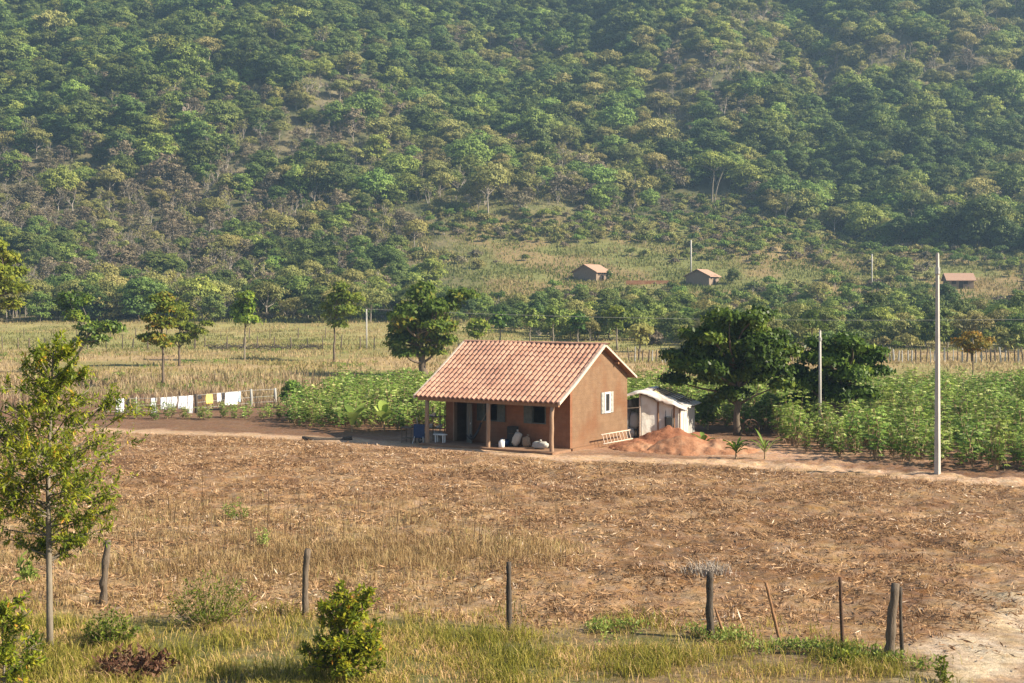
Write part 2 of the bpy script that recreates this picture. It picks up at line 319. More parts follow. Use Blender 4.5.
def zone_cols(x, y):
    def c(r, g, b): return np.array([r, g, b], float)
    def mixc(A, B, t): return A * (1 - t[..., None]) + B * t[..., None]
    n1 = fbm(x / 3, y / 3, 50, 4); n2 = fbm(x / 14, y / 14, 52, 3); n3 = fbm(x * .9, y * .9, 54, 4)
    base = np.zeros(x.shape + (3,)) + c(.33, .27, .14)
    # meadow beyond the crops
    mead = mixc(c(.36, .255, .125) + 0 * base, c(.24, .21, .075) + 0 * base, sstep(.38, .62, n2))
    mead = mixc(mead, c(.30, .19, .11) + 0 * base, sstep(.55, .75, n1) * .6)
    base = mead
    far = sstep(170, 185, y) * (1 - sstep(235, 245, y))
    base = mixc(base, c(.28, .27, .09) + 0 * base, far * .6)
    # under the crops and round the yard
    crop = sstep(-2, 1, y - field_edge(x)) * (1 - sstep(98, 108, y + (n2 - .5) * 20))
    base = mixc(base, c(.18, .10, .057) + 0 * base, crop)
    # harrowed field
    fe = front_edge(x)
    fld = sstep(-.6, .6, y - fe) * (1 - sstep(-.5, .5, y - field_edge(x)))
    fc = mixc(c(.175, .094, .046) + 0 * base, c(.315, .195, .10) + 0 * base, sstep(.3, .7, n3 * .6 + n1 * .4))
    # drier, grassier left part of the field
    lw = (1 - sstep(-3, 4, x + (n1 - .5) * 8)) * (1 - sstep(43, 50, y + (n1 - .5) * 8))
    fc = mixc(fc, c(.34, .235, .12) + 0 * base, lw * .6)
    base = mixc(base, fc, fld)
    gr = (1 - sstep(-.6, .6, y - fe))
    base = mixc(base, mixc(c(.20, .135, .065) + 0 * base, c(.13, .12, .04) + 0 * base, sstep(.4, .6, n1)), gr)
    # bare yard and track
    yard = np.exp(-(((x - 1) / 8.0) ** 2 + ((y - 67.5) / 4.6) ** 2) ** 2)
    yard = np.maximum(yard, np.exp(-(((x - 13) / 6.5) ** 2 + ((y - 63.5) / 4.8) ** 2) ** 2))
    base = mixc(base, mixc(c(.43, .26, .16) + 0 * base, c(.33, .19, .11) + 0 * base, sstep(.4, .6, n3)), np.clip(yard, 0, 1))
    tr = 1 - sstep(.7, 1.5, track_d(x, y) + (n3 - .5) * 1.6)
    base = mixc(base, c(.50, .33, .20) + 0 * base, tr * .85)
    base = mixc(base, mixc(c(.50, .385, .265) + 0 * base, c(.34, .235, .14) + 0 * base, sstep(.45, .62, n3)), front_track(x, y))
    # hill
    w = sstep(235, 250, y)
    slope = mixc(c(.17, .175, .055) + 0 * base, c(.25, .18, .08) + 0 * base, sstep(.42, .62, n2))
    base = mixc(base, slope, w)
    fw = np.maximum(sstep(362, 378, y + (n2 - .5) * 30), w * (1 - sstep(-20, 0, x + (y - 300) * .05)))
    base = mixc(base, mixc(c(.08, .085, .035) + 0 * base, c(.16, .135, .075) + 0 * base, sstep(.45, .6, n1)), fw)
    return base

def build_ground():
    def axis(segs):
        out = []
        for a, b, st in segs: out += list(np.arange(a, b, st))
        out.append(segs[-1][1]); return np.array(out)
    xs = axis([(-520, -160, 8), (-160, -40, 2.0), (-40, -24, .8), (-24, 24, .17), (24, 40, .8), (40, 160, 2.0), (160, 520.01, 8)])
    ys = axis([(-160, 0, 8), (0, 22, 1), (22, 66, .17), (66, 110, .45), (110, 260, 1.5), (260, 620, 2.5), (620, 900, 8)])
    X, Y = np.meshgrid(xs, ys)
    Z = ground(X, Y)
    V = np.stack([X, Y, Z], -1).reshape(-1, 3); nx = len(xs); ny = len(ys)
    i = np.arange(ny - 1)[:, None] * nx + np.arange(nx - 1)[None]
    F = np.stack([i, i + 1, i + nx + 1, i + nx], -1).reshape(-1, 4)
    g = Geo(); g.add(V, F)
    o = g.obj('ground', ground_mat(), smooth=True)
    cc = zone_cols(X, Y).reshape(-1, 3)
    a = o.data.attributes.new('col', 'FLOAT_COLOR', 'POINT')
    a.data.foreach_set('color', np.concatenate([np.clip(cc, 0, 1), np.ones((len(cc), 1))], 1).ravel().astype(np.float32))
    tag(o, 'brown earth of the field, track, meadow and wooded hillside', 'ground', kind='structure')
build_ground()

# ------------------------------------------------------------------ foliage builders
def unit(n, rng):
    v = rng.normal(size=(n, 3)); return v / np.linalg.norm(v, axis=1)[:, None]
def clumps(g, rng, lobes, nclump, nleaf, csize, L, W, m=0, vb=.5, vs=.25, upb=.35, jit=.8):
    """lobes (cx,cy,cz,rx,ry,rz) -> clumps on their surfaces -> leaves"""
    cen = []
    for lb in lobes:
        c = np.array(lb[:3]); r = np.array(lb[3:6]); k = max(3, int(nclump * (r[0] * r[2]) ** .5 / np.mean([(q[3] * q[5]) ** .5 for q in lobes])))
        d = unit(k, rng); d[:, 2] = np.where(d[:, 2] < -.35, -d[:, 2], d[:, 2])
        q = c + d * r * rng.uniform(.55, 1.0, (k, 1))
        s = csize * rng.uniform(.6, 1.3, k); vb_ = vb + rng.uniform(-.22, .22) + rng.uniform(-.12, .12, k)
        for j in range(k):
            n = int(nleaf * rng.uniform(.7, 1.3)); e = unit(n, rng); e[:, 2] = np.abs(e[:, 2]) * .9 - .35
            p = q[j] + e * s[j] * np.array([1.15, 1.15, .7]) * rng.uniform(.5, 1.05, (n, 1))
            nn = e + d[j] * .5 + np.array([0, 0, upb]) + unit(n, rng) * jit
            dd = np.cross(nn, unit(n, rng)); 
            g.leaves(p, dd, nn, L * rng.uniform(.6, 1.35, n), W * rng.uniform(.7, 1.3, n), m, np.clip(vb_[j] + rng.normal(0, vs * .5, n), 0, 1))
            cen.append((q[j], c))
    return cen
def limb(p0, p1, rng, bend=.12, n=5):
    p0 = np.array(p0, float); p1 = np.array(p1, float); t = np.linspace(0, 1, n)[:, None]
    L = np.linalg.norm(p1 - p0); o = rng.normal(size=3) * L * bend; o[2] = abs(o[2]) * .3
    return p0 + (p1 - p0) * t + o * np.sin(t * math.pi) + np.array([0, 0, -1.]) * (t * (1 - t)) * L * .15
def tree(name, label, loc, H, trunk, tr, lobes, leafm, barkm, seed, nclump=10, nleaf=26, cs=.45, L=.3, W=.16, cat='tree', group=None, vb=.5, vs=.3, twigs=True, extra_trunks=()):
    rng = np.random.RandomState(seed)
    root = empty(name, loc, 0, label=label, cat=cat, group=group)
    g = Geo(); tp = np.array(trunk, float)
    tt = np.linspace(0, 1, 9); P = np.stack([np.interp(tt, np.linspace(0, 1, len(tp)), tp[:, k]) for k in range(3)], 1)
    P[1:-1] += rng.normal(size=(7, 3)) * tr * .25; P[0, 2] -= .15
    rr = tr * np.interp(tt, [0, .1, 1], [1.35, 1, .55]); g.tube(P, rr, 9)
    for q in extra_trunks: g.tube(limb(q[0], q[1], rng, .04, 7), np.linspace(q[2], q[2] * .5, 7), 7)
    for lb in lobes:
        c = np.array(lb[:3]); k = np.argmin(np.linalg.norm(P - c + np.array([0, 0, 1.0]) * .6, axis=1)); k = min(max(k, 3), 8)
        pl = limb(P[k], c, rng); g.tube(pl, np.linspace(tr * .42, tr * .12, 5), 6)
    gc = Geo(); cen = clumps(gc, rng, lobes, nclump, nleaf, cs, L, W, 0, vb, vs)
    if twigs:
        for q, c in cen[::2]: g.tube(limb(c, q, rng, .1, 3), [tr * .13, tr * .08, tr * .03], 4, cap=False)
    g.obj('trunk', barkm, root, smooth=True)
    gc.obj('crown', leafm, root)
    return root

# ------------------------------------------------------------------ forest prototypes (small in the photo: one mesh with trunk and crown)
def forest_mesh(name, seed, leafm, barkm, H, Rr, nl=10, flat=.9, nclump=9, nleaf=27, L=.46, W=.32, trunkfrac=.25, vb=.5, skirt=True):
    rng = np.random.RandomState(seed); g = Geo()
    lobes = []; cz = H * (.35 + trunkfrac * .4)
    for i in range(nl):
        a = i * 2.4 + rng.uniform(-.5, .5); f = math.sqrt((i + .2) / nl); rad = Rr * .72 * f; r = Rr * rng.uniform(.32, .52)
        zt = H - r * flat - (f ** 1.6) * (H - cz) * rng.uniform(.35, 1.0); lobes.append((math.cos(a) * rad, math.sin(a) * rad, zt, r, r, r * flat))
    if skirt:
        for i in range(5):
            a = i * 1.26 + rng.uniform(-.4, .4); r = Rr * rng.uniform(.3, .42); lobes.append((math.cos(a) * Rr * .5, math.sin(a) * Rr * .5, H * rng.uniform(.16, .34), r, r, r))
    for i in range(nl // 2):
        a = i * 2.4 + 1; r = Rr * rng.uniform(.28, .4); lobes.append((math.cos(a) * Rr * .55, math.sin(a) * Rr * .55, cz + rng.uniform(-.1, .25) * (H - cz), r, r, r * flat))
    P = limb((0, 0, -1.2), (rng.uniform(-.4, .4), rng.uniform(-.4, .4), cz), rng, .05, 5); g.tube(P, np.linspace(.17, .09, 5) * H / 9, 6, 1)
    for lb in lobes[::2]: g.tube(limb(P[3], lb[:3], rng, .1, 3), [.07, .05, .03], 4, 1, cap=False)
    clumps(g, rng, lobes, nclump, nleaf, Rr * .24, L, W, 0, vb, .3, .45, .45)
    return g.mesh(name, [leafm, barkm])
def bare_mesh(name, seed, H, leafm, nleafs=160, barkm=None):
    rng = np.random.RandomState(seed); g = Geo()
    def br(p, d, L, r, dep):
        d = d / np.linalg.norm(d); e = p + d * L
        g.tube([p, (p + e) / 2, e], [r, r * .8, r * .6], 4, 1)
        if dep == 0:
            if nleafs:
                n = rng.poisson(nleafs / 60)
                if n: g.leaves(e + rng.normal(0, .1, (n, 3)), unit(n, rng), unit(n, rng), .4, .25, 0, rng.rand(n))
            return
        for k in range(rng.randint(2, 5)):
            br(p + (e - p) * rng.uniform(.55, .97), d + unit(1, rng)[0] * .75 + np.array([0, 0, .25]), L * rng.uniform(.5, .8), max(r * .6, .025), dep - 1)
    for k in range(rng.randint(1, 3)): br(np.array([0., 0, -1.]), np.array([rng.uniform(-.25, .25), rng.uniform(-.25, .25), 1]), H * .42, .16, 4)
    return g.mesh(name, [leafm, barkm or M['twig']])
FM = dict(
    round_green=forest_mesh('forest_round_green', 1, M['for_green'], M['twig'], 8.5, 4.0),
    wide_green=forest_mesh('forest_wide_green', 2, M['for_green'], M['twig'], 7.5, 4.8, 12, .75),
    dark=forest_mesh('forest_dark_tree', 3, M['for_dark'], M['bark'], 8.5, 3.9),
    dark_tall=forest_mesh('forest_dark_tall_tree', 4, M['for_dark'], M['bark'], 10, 3.6, 10, .9),
    pale=forest_mesh('forest_pale_tree', 5, M['for_pale'], M['twig'], 8.0, 4.2, 10, .7, 8, 22, trunkfrac=.4, skirt=False),
    pale_small=forest_mesh('forest_pale_small_tree', 6, M['for_pale'], M['twig'], 6, 3.0, 7, .85, 8, 22),
    brown=forest_mesh('forest_brown_tree', 8, M['for_brown'], M['twig'], 6.5, 3.2, 7, .7, 6, 15, trunkfrac=.3),
    bare=bare_mesh('forest_bare_tree', 9, 7.5, M['for_brown'], 110),
    bare_pale=bare_mesh('forest_bare_pale_tree', 10, 7, M['for_pale'], 200),
)
def shrub_mesh(name, seed, leafm, Rr, H, nl=5):
    rng = np.random.RandomState(seed); g = Geo(); lobes = []
    for i in range(nl):
        a = rng.uniform(0, 6.28); rad = Rr * rng.uniform(0, .65); r = Rr * rng.uniform(.35, .55)
        lobes.append((math.cos(a) * rad, math.sin(a) * rad, max(H - r * .8 - rad * .3, r * .5), r, r, r * .8))
        g.tube(limb((0, 0, -.3), lobes[-1][:3], rng, .1, 3), [.07, .05, .02], 4, 1, cap=False)
    clumps(g, rng, lobes, 8, 16, Rr * .28, .38, .27, 0, .5, .35)
    return g.mesh(name, [leafm, M['twig']])
SM = dict(green=shrub_mesh('slope_shrub_green', 21, M['for_green'], 1.9, 2.4), dark=shrub_mesh('slope_shrub_dark', 22, M['for_dark'], 2.1, 2.7),
          pale=shrub_mesh('slope_shrub_pale', 23, M['for_pale'], 1.8, 1.9), brown=shrub_mesh('slope_shrub_brown', 24, M['for_brown'], 1.5, 1.6))
def palm_mesh(name, seed):
    rng = np.random.RandomState(seed); g = Geo()
    g.tube(limb((0, 0, -.5), (.3, 0, 5), rng, .02, 5), [.2, .17, .15, .14, .14], 7, 1)
    for k in range(15):
        a = k * 2.4; el = rng.uniform(.2, 1.1); L = rng.uniform(2.2, 3)
        t = np.linspace(0, 1, 12)[:, None]; d = np.array([math.cos(a), math.sin(a), 0])
        P = np.array([.3, 0, 5]) + d * t * L * math.cos(el * .6) + np.array([0, 0, 1.]) * (t * L * math.sin(el) - t ** 2 * L * .95)
        g.tube(P[:, :], np.linspace(.05, .015, 12), 3, 0, .4, cap=False)
        s = np.cross(d, [0, 0, 1.])
        for sg in (-1, 1):
            n = 12; g.leaves(P, np.tile(s * sg + d * .5, (n, 1)) + np.array([0, 0, -.35]), np.tile([0, 0, 1.], (n, 1)), .85 * np.sin(np.linspace(.4, 2.8, n)), .14, 0, rng.rand(n) * .5 + .3)
    return g.mesh(name, [M['for_green'], M['twig']])

# ------------------------------------------------------------------ the wooded hill
def proj(x, y, z): return 512 + FOC * x / y, HOR + FOC * (CAMZ - z) / y
HOUSE_AT = [(604, 279, 300), (714, 283, 300), (963, 288, 295)]
def forest():
    rng = np.random.RandomState(11); T = []; S = []
    for y in np.arange(322, 640, 4.7):
        half = .366 * y * 1.16 + 12
        for x in np.arange(-half, half, 4.7):
            X = x + rng.uniform(-2.1, 2.1); Y = y + rng.uniform(-2.1, 2.1)
            px, py = proj(X, Y, gz(X, Y))
            if py < -75: continue
            edge = 372 + (vnoise(X / 25, Y / 25, 90) - .5) * 22 - 40 * sstep(84, 108, X) * 1 - 40 * sstep(-10, -50, X)
            if Y < edge or (Y < 372 and X < -20): continue
            pn = fbm(X / 50, Y / 34, 91, 3); pn = .5 + (pn - .5) * 1.6 + .10 * sstep(470, 530, Y) + .05 * math.sin(Y / 17 + X / 60)  # dark trees favoured near the top and in bands, standing in for hill shade
            if abs(X - 54.6) < 11 and Y < 396: continue
            left = 1 - sstep(-75, -10, X + (Y - 380) * .6)
            r = rng.rand()
            if left * sstep(470, 400, Y) > r * .9 + (pn - .5) * 1.6 + .05: k = rng.choice(['brown', 'bare', 'bare_pale', 'pale', 'pale_small', 'round_green'], p=[.3, .3, .2, .1, .05, .05])
            elif pn + rng.uniform(-.22, .22) > .56: k = rng.choice(['dark', 'dark_tall', 'round_green'], p=[.5, .25, .25])
            elif pn + rng.uniform(-.22, .22) < .38: k = rng.choice(['pale', 'pale_small', 'wide_green'], p=[.4, .2, .4])
            else: k = rng.choice(['round_green', 'wide_green', 'dark', 'pale', 'bare_pale'], p=[.36, .28, .2, .13, .03])
            T.append((X, Y, k, float(np.clip(rng.lognormal(-.17, .25), .52, 1.6))))
    # left foot of the hill: thin brown wood
    for y in np.arange(243, 372, 4.4):
        half = .366 * y * 1.2 + 10
        for x in np.arange(-half, 20, 4.4):
            X = x + rng.uniform(-2, 2); Y = y + rng.uniform(-2, 2); lim = -22 + (vnoise(X / 15, Y / 15, 5) - .5) * 22 - (Y - 290) * .12
            if X > lim: continue
            pn = fbm(X / 22, Y / 22, 95, 3) + rng.uniform(-.15, .15)
            if Y < 262: k = rng.choice(['dark', 'round_green', 'pale', 'bare_pale', 'pale_small'], p=[.2, .22, .24, .2, .14]); s = rng.uniform(.55, .95)
            elif pn > .63: k = rng.choice(['dark', 'round_green', 'dark_tall'], p=[.5, .35, .15]); s = rng.uniform(.5, .85)
            else: k = rng.choice(['brown', 'bare', 'bare_pale', 'pale_small', 'pale'], p=[.30, .40, .18, .07, .05]); s = rng.uniform(.55, .95)
            T.append((X, Y, k, s))
    # belt of trees between the meadow and the open slope
    for y in np.arange(168, 268, 4.6):
        half = .366 * y * 1.25 + 10
        for x in np.arange(-24, half, 4.6):
            X = x + rng.uniform(-2, 2); Y = y + rng.uniform(-2, 2)
            if Y < 236 - 40 * sstep(-6, 10, X) - 22 * sstep(14, 26, X) + (vnoise(X / 9, 1, 8) - .5) * 12: continue
            pn = fbm(X / 14, Y / 14, 99, 2) + rng.uniform(-.15, .15)
            if Y > 228 and pn < .58: continue
            if rng.rand() < .25: continue
            k = rng.choice(['dark', 'round_green', 'wide_green', 'dark_tall', 'pale_small', 'pale'], p=[.2, .26, .14, .08, .16, .16])
            s = rng.uniform(.38, .66) if Y > 215 else rng.uniform(.42, .7)
            T.append((X, Y, k, s))
    # open slope: shrubs, thicker in drifts
    for y in np.arange(250, 392, 2.7):
        half = .366 * y * 1.2 + 8
        for x in np.arange(-40, half, 3.0):
            X = x + rng.uniform(-1.4, 1.4); Y = y + rng.uniform(-1.4, 1.4); px, py = proj(X, Y, gz(X, Y))
            lim = -24 - (Y - 290) * .12
            if X < lim: continue
            if not (abs(X - 54.6) < 11 and Y < 392) and Y > 372 + (vnoise(X / 25, Y / 25, 90) - .5) * 22 - 40 * sstep(84, 108, X) - 40 * sstep(-10, -50, X): continue
            dn = fbm(X / 17 + 7, Y / 12, 97, 3)
            th = .63 - .39 * sstep(338, 352, Y) - .22 * sstep(62, 84, X) - .24 * sstep(300, 262, Y)
            gx = 82 + (Y - 300) * .12
            if abs(X - gx) < 4 and Y > 300: th = .2
            near_house = any(-34 < px - hx < (62 if hx < 650 else 34) and hy - 22 < py < hy + 16 for hx, hy, _ in HOUSE_AT)
            if near_house: continue
            if dn + rng.uniform(-.14, .14) < th: continue
            k = rng.choice(['green', 'dark', 'pale', 'brown'], p=[.32, .08, .40, .20])
            S.append((X, Y, k, rng.uniform(.4, 1.15)))
    # understorey at the feet of the belt and of the left wood
    U = []
    for y in np.arange(165, 372, 3.2):
        half = .366 * y * 1.2 + 8
        for x in np.arange(-half, half, 3.2):
            X = x + rng.uniform(-1.5, 1.5); Y = y + rng.uniform(-1.5, 1.5)
            left = X < -22 - (Y - 290) * .12
            if left and Y < 244: continue
            if not left and (Y > 246 or Y < 238 - 40 * sstep(-6, 10, X) - 22 * sstep(14, 26, X)): continue
            px, py = proj(X, Y, gz(X, Y))
            if rng.rand() < .35: continue
            U.append((X, Y, rng.choice(['green', 'dark', 'pale', 'brown'], p=[.25, .2, .2, .35] if left else [.45, .25, .25, .05]), rng.uniform(.45, 1.0)))
    return T, S, U
T, S, U = forest()
NAMES = dict(round_green='broadleaf_tree', wide_green='spreading_tree', dark='dark_tree', dark_tall='tall_dark_tree', pale='pale_tree', pale_small='small_pale_tree', brown='brown_leaved_tree', bare='bare_tree', bare_pale='sparse_tree')
LAB = dict(round_green='round mid green tree', wide_green='wide spreading green tree', dark='dark green leafy tree', dark_tall='tall narrow dark green tree', pale='pale yellowish green tree',
           pale_small='small pale green tree', brown='dry brown leaved tree', bare='leafless grey twiggy tree', bare_pale='thin sparse leaved tree with grey branches')
def instancer(name, pts, meshes, label, cat, keys):
    cl = bpy.data.collections.new(name + '_kinds'); obs = []
    for i, k in enumerate(keys):
        o = bpy.data.objects.new('%s_kind_%02d' % (name, i), meshes[k]); cl.objects.link(o)
    me = bpy.data.meshes.new(name); n = len(pts)
    co = np.array([(p[0], p[1], gz(p[0], p[1])) for p in pts], float)
    me.vertices.add(n); me.vertices.foreach_set('co', co.ravel().astype(np.float32))
    for nm, dt, vals in (('scl', 'FLOAT', [p[3] for p in pts]), ('rot', 'FLOAT', list(np.random.RandomState(3).rand(n) * 6.28)), ('idx', 'INT', [keys.index(p[2]) for p in pts])):
        a = me.attributes.new(nm, dt, 'POINT'); a.data.foreach_set('value', np.array(vals, np.int32 if dt == 'INT' else np.float32))
    o = bpy.data.objects.new(name, me); COL.objects.link(o)
    ng = bpy.data.node_groups.new(name, 'GeometryNodeTree')
    ng.interface.new_socket('Geometry', in_out='INPUT', socket_type='NodeSocketGeometry'); ng.interface.new_socket('Geometry', in_out='OUTPUT', socket_type='NodeSocketGeometry')
    N = ng.nodes; L = ng.links; gi = N.new('NodeGroupInput'); go = N.new('NodeGroupOutput')
    ci = N.new('GeometryNodeCollectionInfo'); ci.inputs['Collection'].default_value = cl; ci.inputs['Separate Children'].default_value = True; ci.inputs['Reset Children'].default_value = True
    ip = N.new('GeometryNodeInstanceOnPoints'); ip.inputs['Pick Instance'].default_value = True
    def na(nm, t):
        q = N.new('GeometryNodeInputNamedAttribute'); q.data_type = t; q.inputs['Name'].default_value = nm; return q.outputs['Attribute']
    L.new(gi.outputs[0], ip.inputs['Points']); L.new(ci.outputs[0], ip.inputs['Instance']); L.new(na('idx', 'INT'), ip.inputs['Instance Index'])
    cx = N.new('ShaderNodeCombineXYZ'); L.new(na('rot', 'FLOAT'), cx.inputs['Z']); er = N.new('FunctionNodeEulerToRotation'); L.new(cx.outputs[0], er.inputs[0]); L.new(er.outputs[0], ip.inputs['Rotation'])
    L.new(na('scl', 'FLOAT'), ip.inputs['Scale']); L.new(ip.outputs[0], go.inputs[0])
    md = o.modifiers.new('scatter', 'NODES'); md.node_group = ng
    tag(o, label, cat, kind='stuff')
    return o
def inview(p, pad=1.0):
    px, py = proj(p[0], p[1], gz(p[0], p[1]) + 3)
    return -10 < px < 1034 and -10 < py
NT, NS = 285, 290
# the trees that show largest: those at the foot of the hill and the biggest crowns of the slope
T.sort(key=lambda p: -(p[3] / p[1] * (1 if inview(p) else 0)))
S.sort(key=lambda p: -(p[3] / p[1] * (1 if inview(p) else 0)))
rr_ = np.random.RandomState(5)
for p in T[:NT]:
    o = bpy.data.objects.new(NAMES[p[2]], FM[p[2]]); COL.objects.link(o)
    o.location = (p[0], p[1], gz(p[0], p[1])); o.rotation_euler = (0, 0, rr_.rand() * 6.28); s = p[3]; o.scale = (s, s, s * rr_.uniform(.9, 1.1))
    zone = 'in the belt below the far houses' if (p[1] < 268 and p[0] > -24) else ('at the brushy left foot of the hill' if p[1] < 372 else 'among the wood of the upper hillside')
    tag(o, LAB[p[2]] + ' ' + zone, 'tree', LAB[p[2]] + 's ' + zone)
instancer('forest', T[NT:], FM, 'dense mass of trees covering the upper hillside', 'forest', list(FM.keys()))
SL = dict(green='mid green shrub', dark='dark green shrub', pale='pale green shrub', brown='brown dry shrub')
for p in S[:NS]:
    o = bpy.data.objects.new('shrub', SM[p[2]]); COL.objects.link(o)
    o.location = (p[0], p[1], gz(p[0], p[1])); o.rotation_euler = (0, 0, rr_.rand() * 6.28); o.scale = (p[3],) * 3
    zone = 'on the grassy slope above the belt of trees' if p[1] < 345 else 'on the rough slope under the wood'
    tag(o, SL[p[2]] + ' ' + zone, 'shrub', SL[p[2]] + 's ' + zone)
instancer('undergrowth', S[NS:] + U, SM, 'low scrub scattered over the open slope', 'undergrowth', list(SM.keys()))
print('TREES', len(T), 'SHRUBS', len(S))

# single trees that stand out on the hill
def simple_tree(name, mesh, px, py, s, label, cat='tree', rz=0, group=None):
    x, y, z = GP(px, py); o = bpy.data.objects.new(name, mesh); COL.objects.link(o); o.location = (x, y, z); o.scale = (s,) * 3 if not isinstance(s, tuple) else s; o.rotation_euler = (0, 0, rz)
    return tag(o, label, cat, group)
x, y, z = GP(712, 206)

tree('umbrella_tree', 'tall tree with pale forked trunks and flat crown above the open slope', (x, y, z), 15, [(0, 0, 0), (.2, 0, 5), (.5, 0, 9.5)], .26,
     [(-5, 0, 11.6, 1.7, 1.7, 1), (-3, 0, 12, 2.4, 2.4, 1.3), (0, 1, 13.6, 2.8, 2.8, 1.4), (3, 0, 12.6, 2.6, 2.4, 1.3), (1, -1.5, 11.5, 2.4, 2, 1.2), (5, 0, 11.5, 1.6, 1.6, .9), (-1.5, -1, 12.8, 2.2, 2, 1.2)],
     M['for_green'], M['pale_bark'], 41, 15, 24, .9, .6, .4, extra_trunks=[((.6, 0, 0), (3.6, 0, 11), .2)])
pm = palm_mesh('hill_palm', 51)
simple_tree('palm_tree', pm, 634, 194, 1.2, 'feathery palm at the lower edge of the wood, right of two')
simple_tree('palm_tree', pm, 604, 197, 1.1, 'feathery palm at the lower edge of the wood, left of two', rz=2)
simple_tree('dead_tree', bare_mesh('dead_tree', 62, 11, M['for_pale'], 0, M['verge']), 184, 133, 1.0, 'bleached leafless dead tree standing out of the left wood')
simple_tree('bare_tree', FM['bare'], 822, 262, .7, 'dark twiggy tree at the gully on the open slope')

# ------------------------------------------------------------------ far houses
def far_house(px, py, w, d, h, ridge, rz, name, label, pale=False, lean=False):
    x, y, z = GP(px, py); root = empty(name, (x, y, z - .1), rz, label=label, cat='house')
    g = Geo(); hw = w / 2
    g.box(-hw, hw, 0, .25, -1, h); g.box(-hw, hw, d - .25, d, -1, h)
    for sx in (-hw, hw - .25):
        g.box(sx, sx + .25, .25, d - .25, -1, h)
        g.add([(sx, 0, h), (sx + .25, 0, h), (sx, d, h), (sx + .25, d, h), (sx, d / 2, ridge - .12), (sx + .25, d / 2, ridge - .12)], [(0, 2, 4), (1, 5, 3), (0, 4, 5, 1), (2, 3, 5, 4)])
    g.obj('wall', M['farwall'], root)
    r = Geo(); o = .45
    for a, b in ((-o, 0), (d + o, 0)):
        zz = h - (ridge - h) / (d / 2) * o
        V = [(-hw - o, a, zz), (hw + o, a, zz), (hw + o, d / 2, ridge), (-hw - o, d / 2, ridge)]
        V += [(p[0], p[1], p[2] + .14) for p in V]
        r.add(V, [(0, 1, 2, 3), (4, 7, 6, 5), (0, 4, 5, 1), (1, 5, 6, 2), (3, 2, 6, 7), (0, 3, 7, 4)])
    r.obj('roof', M['verge'] if pale else M['rooftin'], root)
    for wx in (-hw * .55, hw * .35):
        wg = Geo(); wg.box(wx - .45, wx + .45, -.05, -.002, 1.1, 2.0); wg.obj('window', M['dark'], root)
    wg = Geo(); wg.box(-.4, .4, -.05, -.002, 0, 2.0); wg.obj('door', M['dark'], root)
    if lean:
        p = Geo(); p.box(hw, hw + 2.4, .3, d - .3, h - .35, h - .2); p.box(hw + 2.2, hw + 2.3, .3, .4, -1, h - .35); p.obj('porch', M['rooftin'], root)
    return root
far_house(603, 280, 5.2, 6.0, 1.9, 3.4, R(52), 'farmhouse', 'small farmhouse with pale sunlit tile roof on the slope, leftmost of three far houses')
far_house(714, 284, 6.0, 5.2, 1.8, 3.1, R(62), 'farmhouse', 'grey brown farmhouse beside a tree on the slope, middle of three far houses', lean=False)
far_house(961, 289, 5.2, 5, 2.0, 3.3, R(-6), 'farmhouse', 'small farmhouse with red roof above the tree belt, rightmost of three far houses')
tm = FM['dark']
simple_tree('dark_tree', FM['dark'], 733, 284, .42, 'dark tree against the wall of the middle far house')
simple_tree('dark_tree', FM['dark'], 609, 281, (.2, .2, .3), 'small tree in front of the leftmost far house')
g = Geo(); x0, y0, z0 = GP(652, 284)
V = []; 
g.box(-5.5, 5.5, -.25, .25, -.3, .75); g.obj('low_wall', M['sand'], None, loc=(x0, y0, z0)); 
tag(bpy.data.objects['low_wall'], 'low red earth wall beside the leftmost far house', 'wall', kind='thing')

# ------------------------------------------------------------------ poles and wires
def pole(px, py, top, r0, r1, label, name='utility_pole', mat='concrete', D=None, step=None, sides=10):
    x, y, z = GP(px, py)
    if D: y = D; x = at(px, D); z = gz(x, y)
    H = hz(top, y) - z
    root = empty(name, (x, y, z), 0, label=label, cat='pole')
    g = Geo(); g.tube([(0, 0, -.3), (0, 0, H * .5), (0, 0, H)], [r0, (r0 + r1) / 2, r1], sides); g.obj('shaft', M[mat], root, smooth=sides > 6)
    if step:
        b = Geo(); b.tube([(0, 0, H * .91), (0, 0, H * .94)], [r1 + .035] * 2, 10); b.obj('clamp', M['metal'], root)
        b = Geo(); b.tube([(0, 0, H), (0, 0, H + .05)], [r1 * .8] * 2, 8); b.obj('cap', M['concrete'], root)
    return x, y, z + H
pole(937.5, 476, 254, .132, .07, 'tall pale concrete pole at the edge of the green crop', step=True, sides=4)
pole(820, 438, 331, .085, .06, 'shorter grey pole among the bushes right of the big tree', step=True, sides=8)
P1 = pole(366.5, 349, 309, .11, .09, 'thin pale pole in the meadow left of the rusty topped tree')
pole(691, 276, 240, .2, .16, 'thin pole on the slope between the two left far houses')
pole(872, 292, 254, .15, .12, 'thin pole standing alone on the slope left of the tall pole')
xe, ye = at(1110, 150), 150.0
P2 = np.array([xe, ye, hz(318, ye)])
w = Geo(); t = np.linspace(0, 1, 24)[:, None]; A = np.array(P1)
for dz in (0,):
    w.tube(A + (P2 - A) * t - np.array([0, 0, 1.]) * 1.0 * (4 * t * (1 - t)) * .7, .016, 4)
tag(w.obj('power_wire', M['grey_board']), 'thin sagging wire running across the meadow from the pale pole', 'wire')
g = Geo(); g.tube([(0, 0, -1), (0, 0, P2[2] - gz(xe, ye))], [.12, .09], 8); tag(g.obj('utility_pole', M['concrete'], loc=(xe, ye, gz(xe, ye))), 'pole carrying the right end of the thin wire', 'pole')

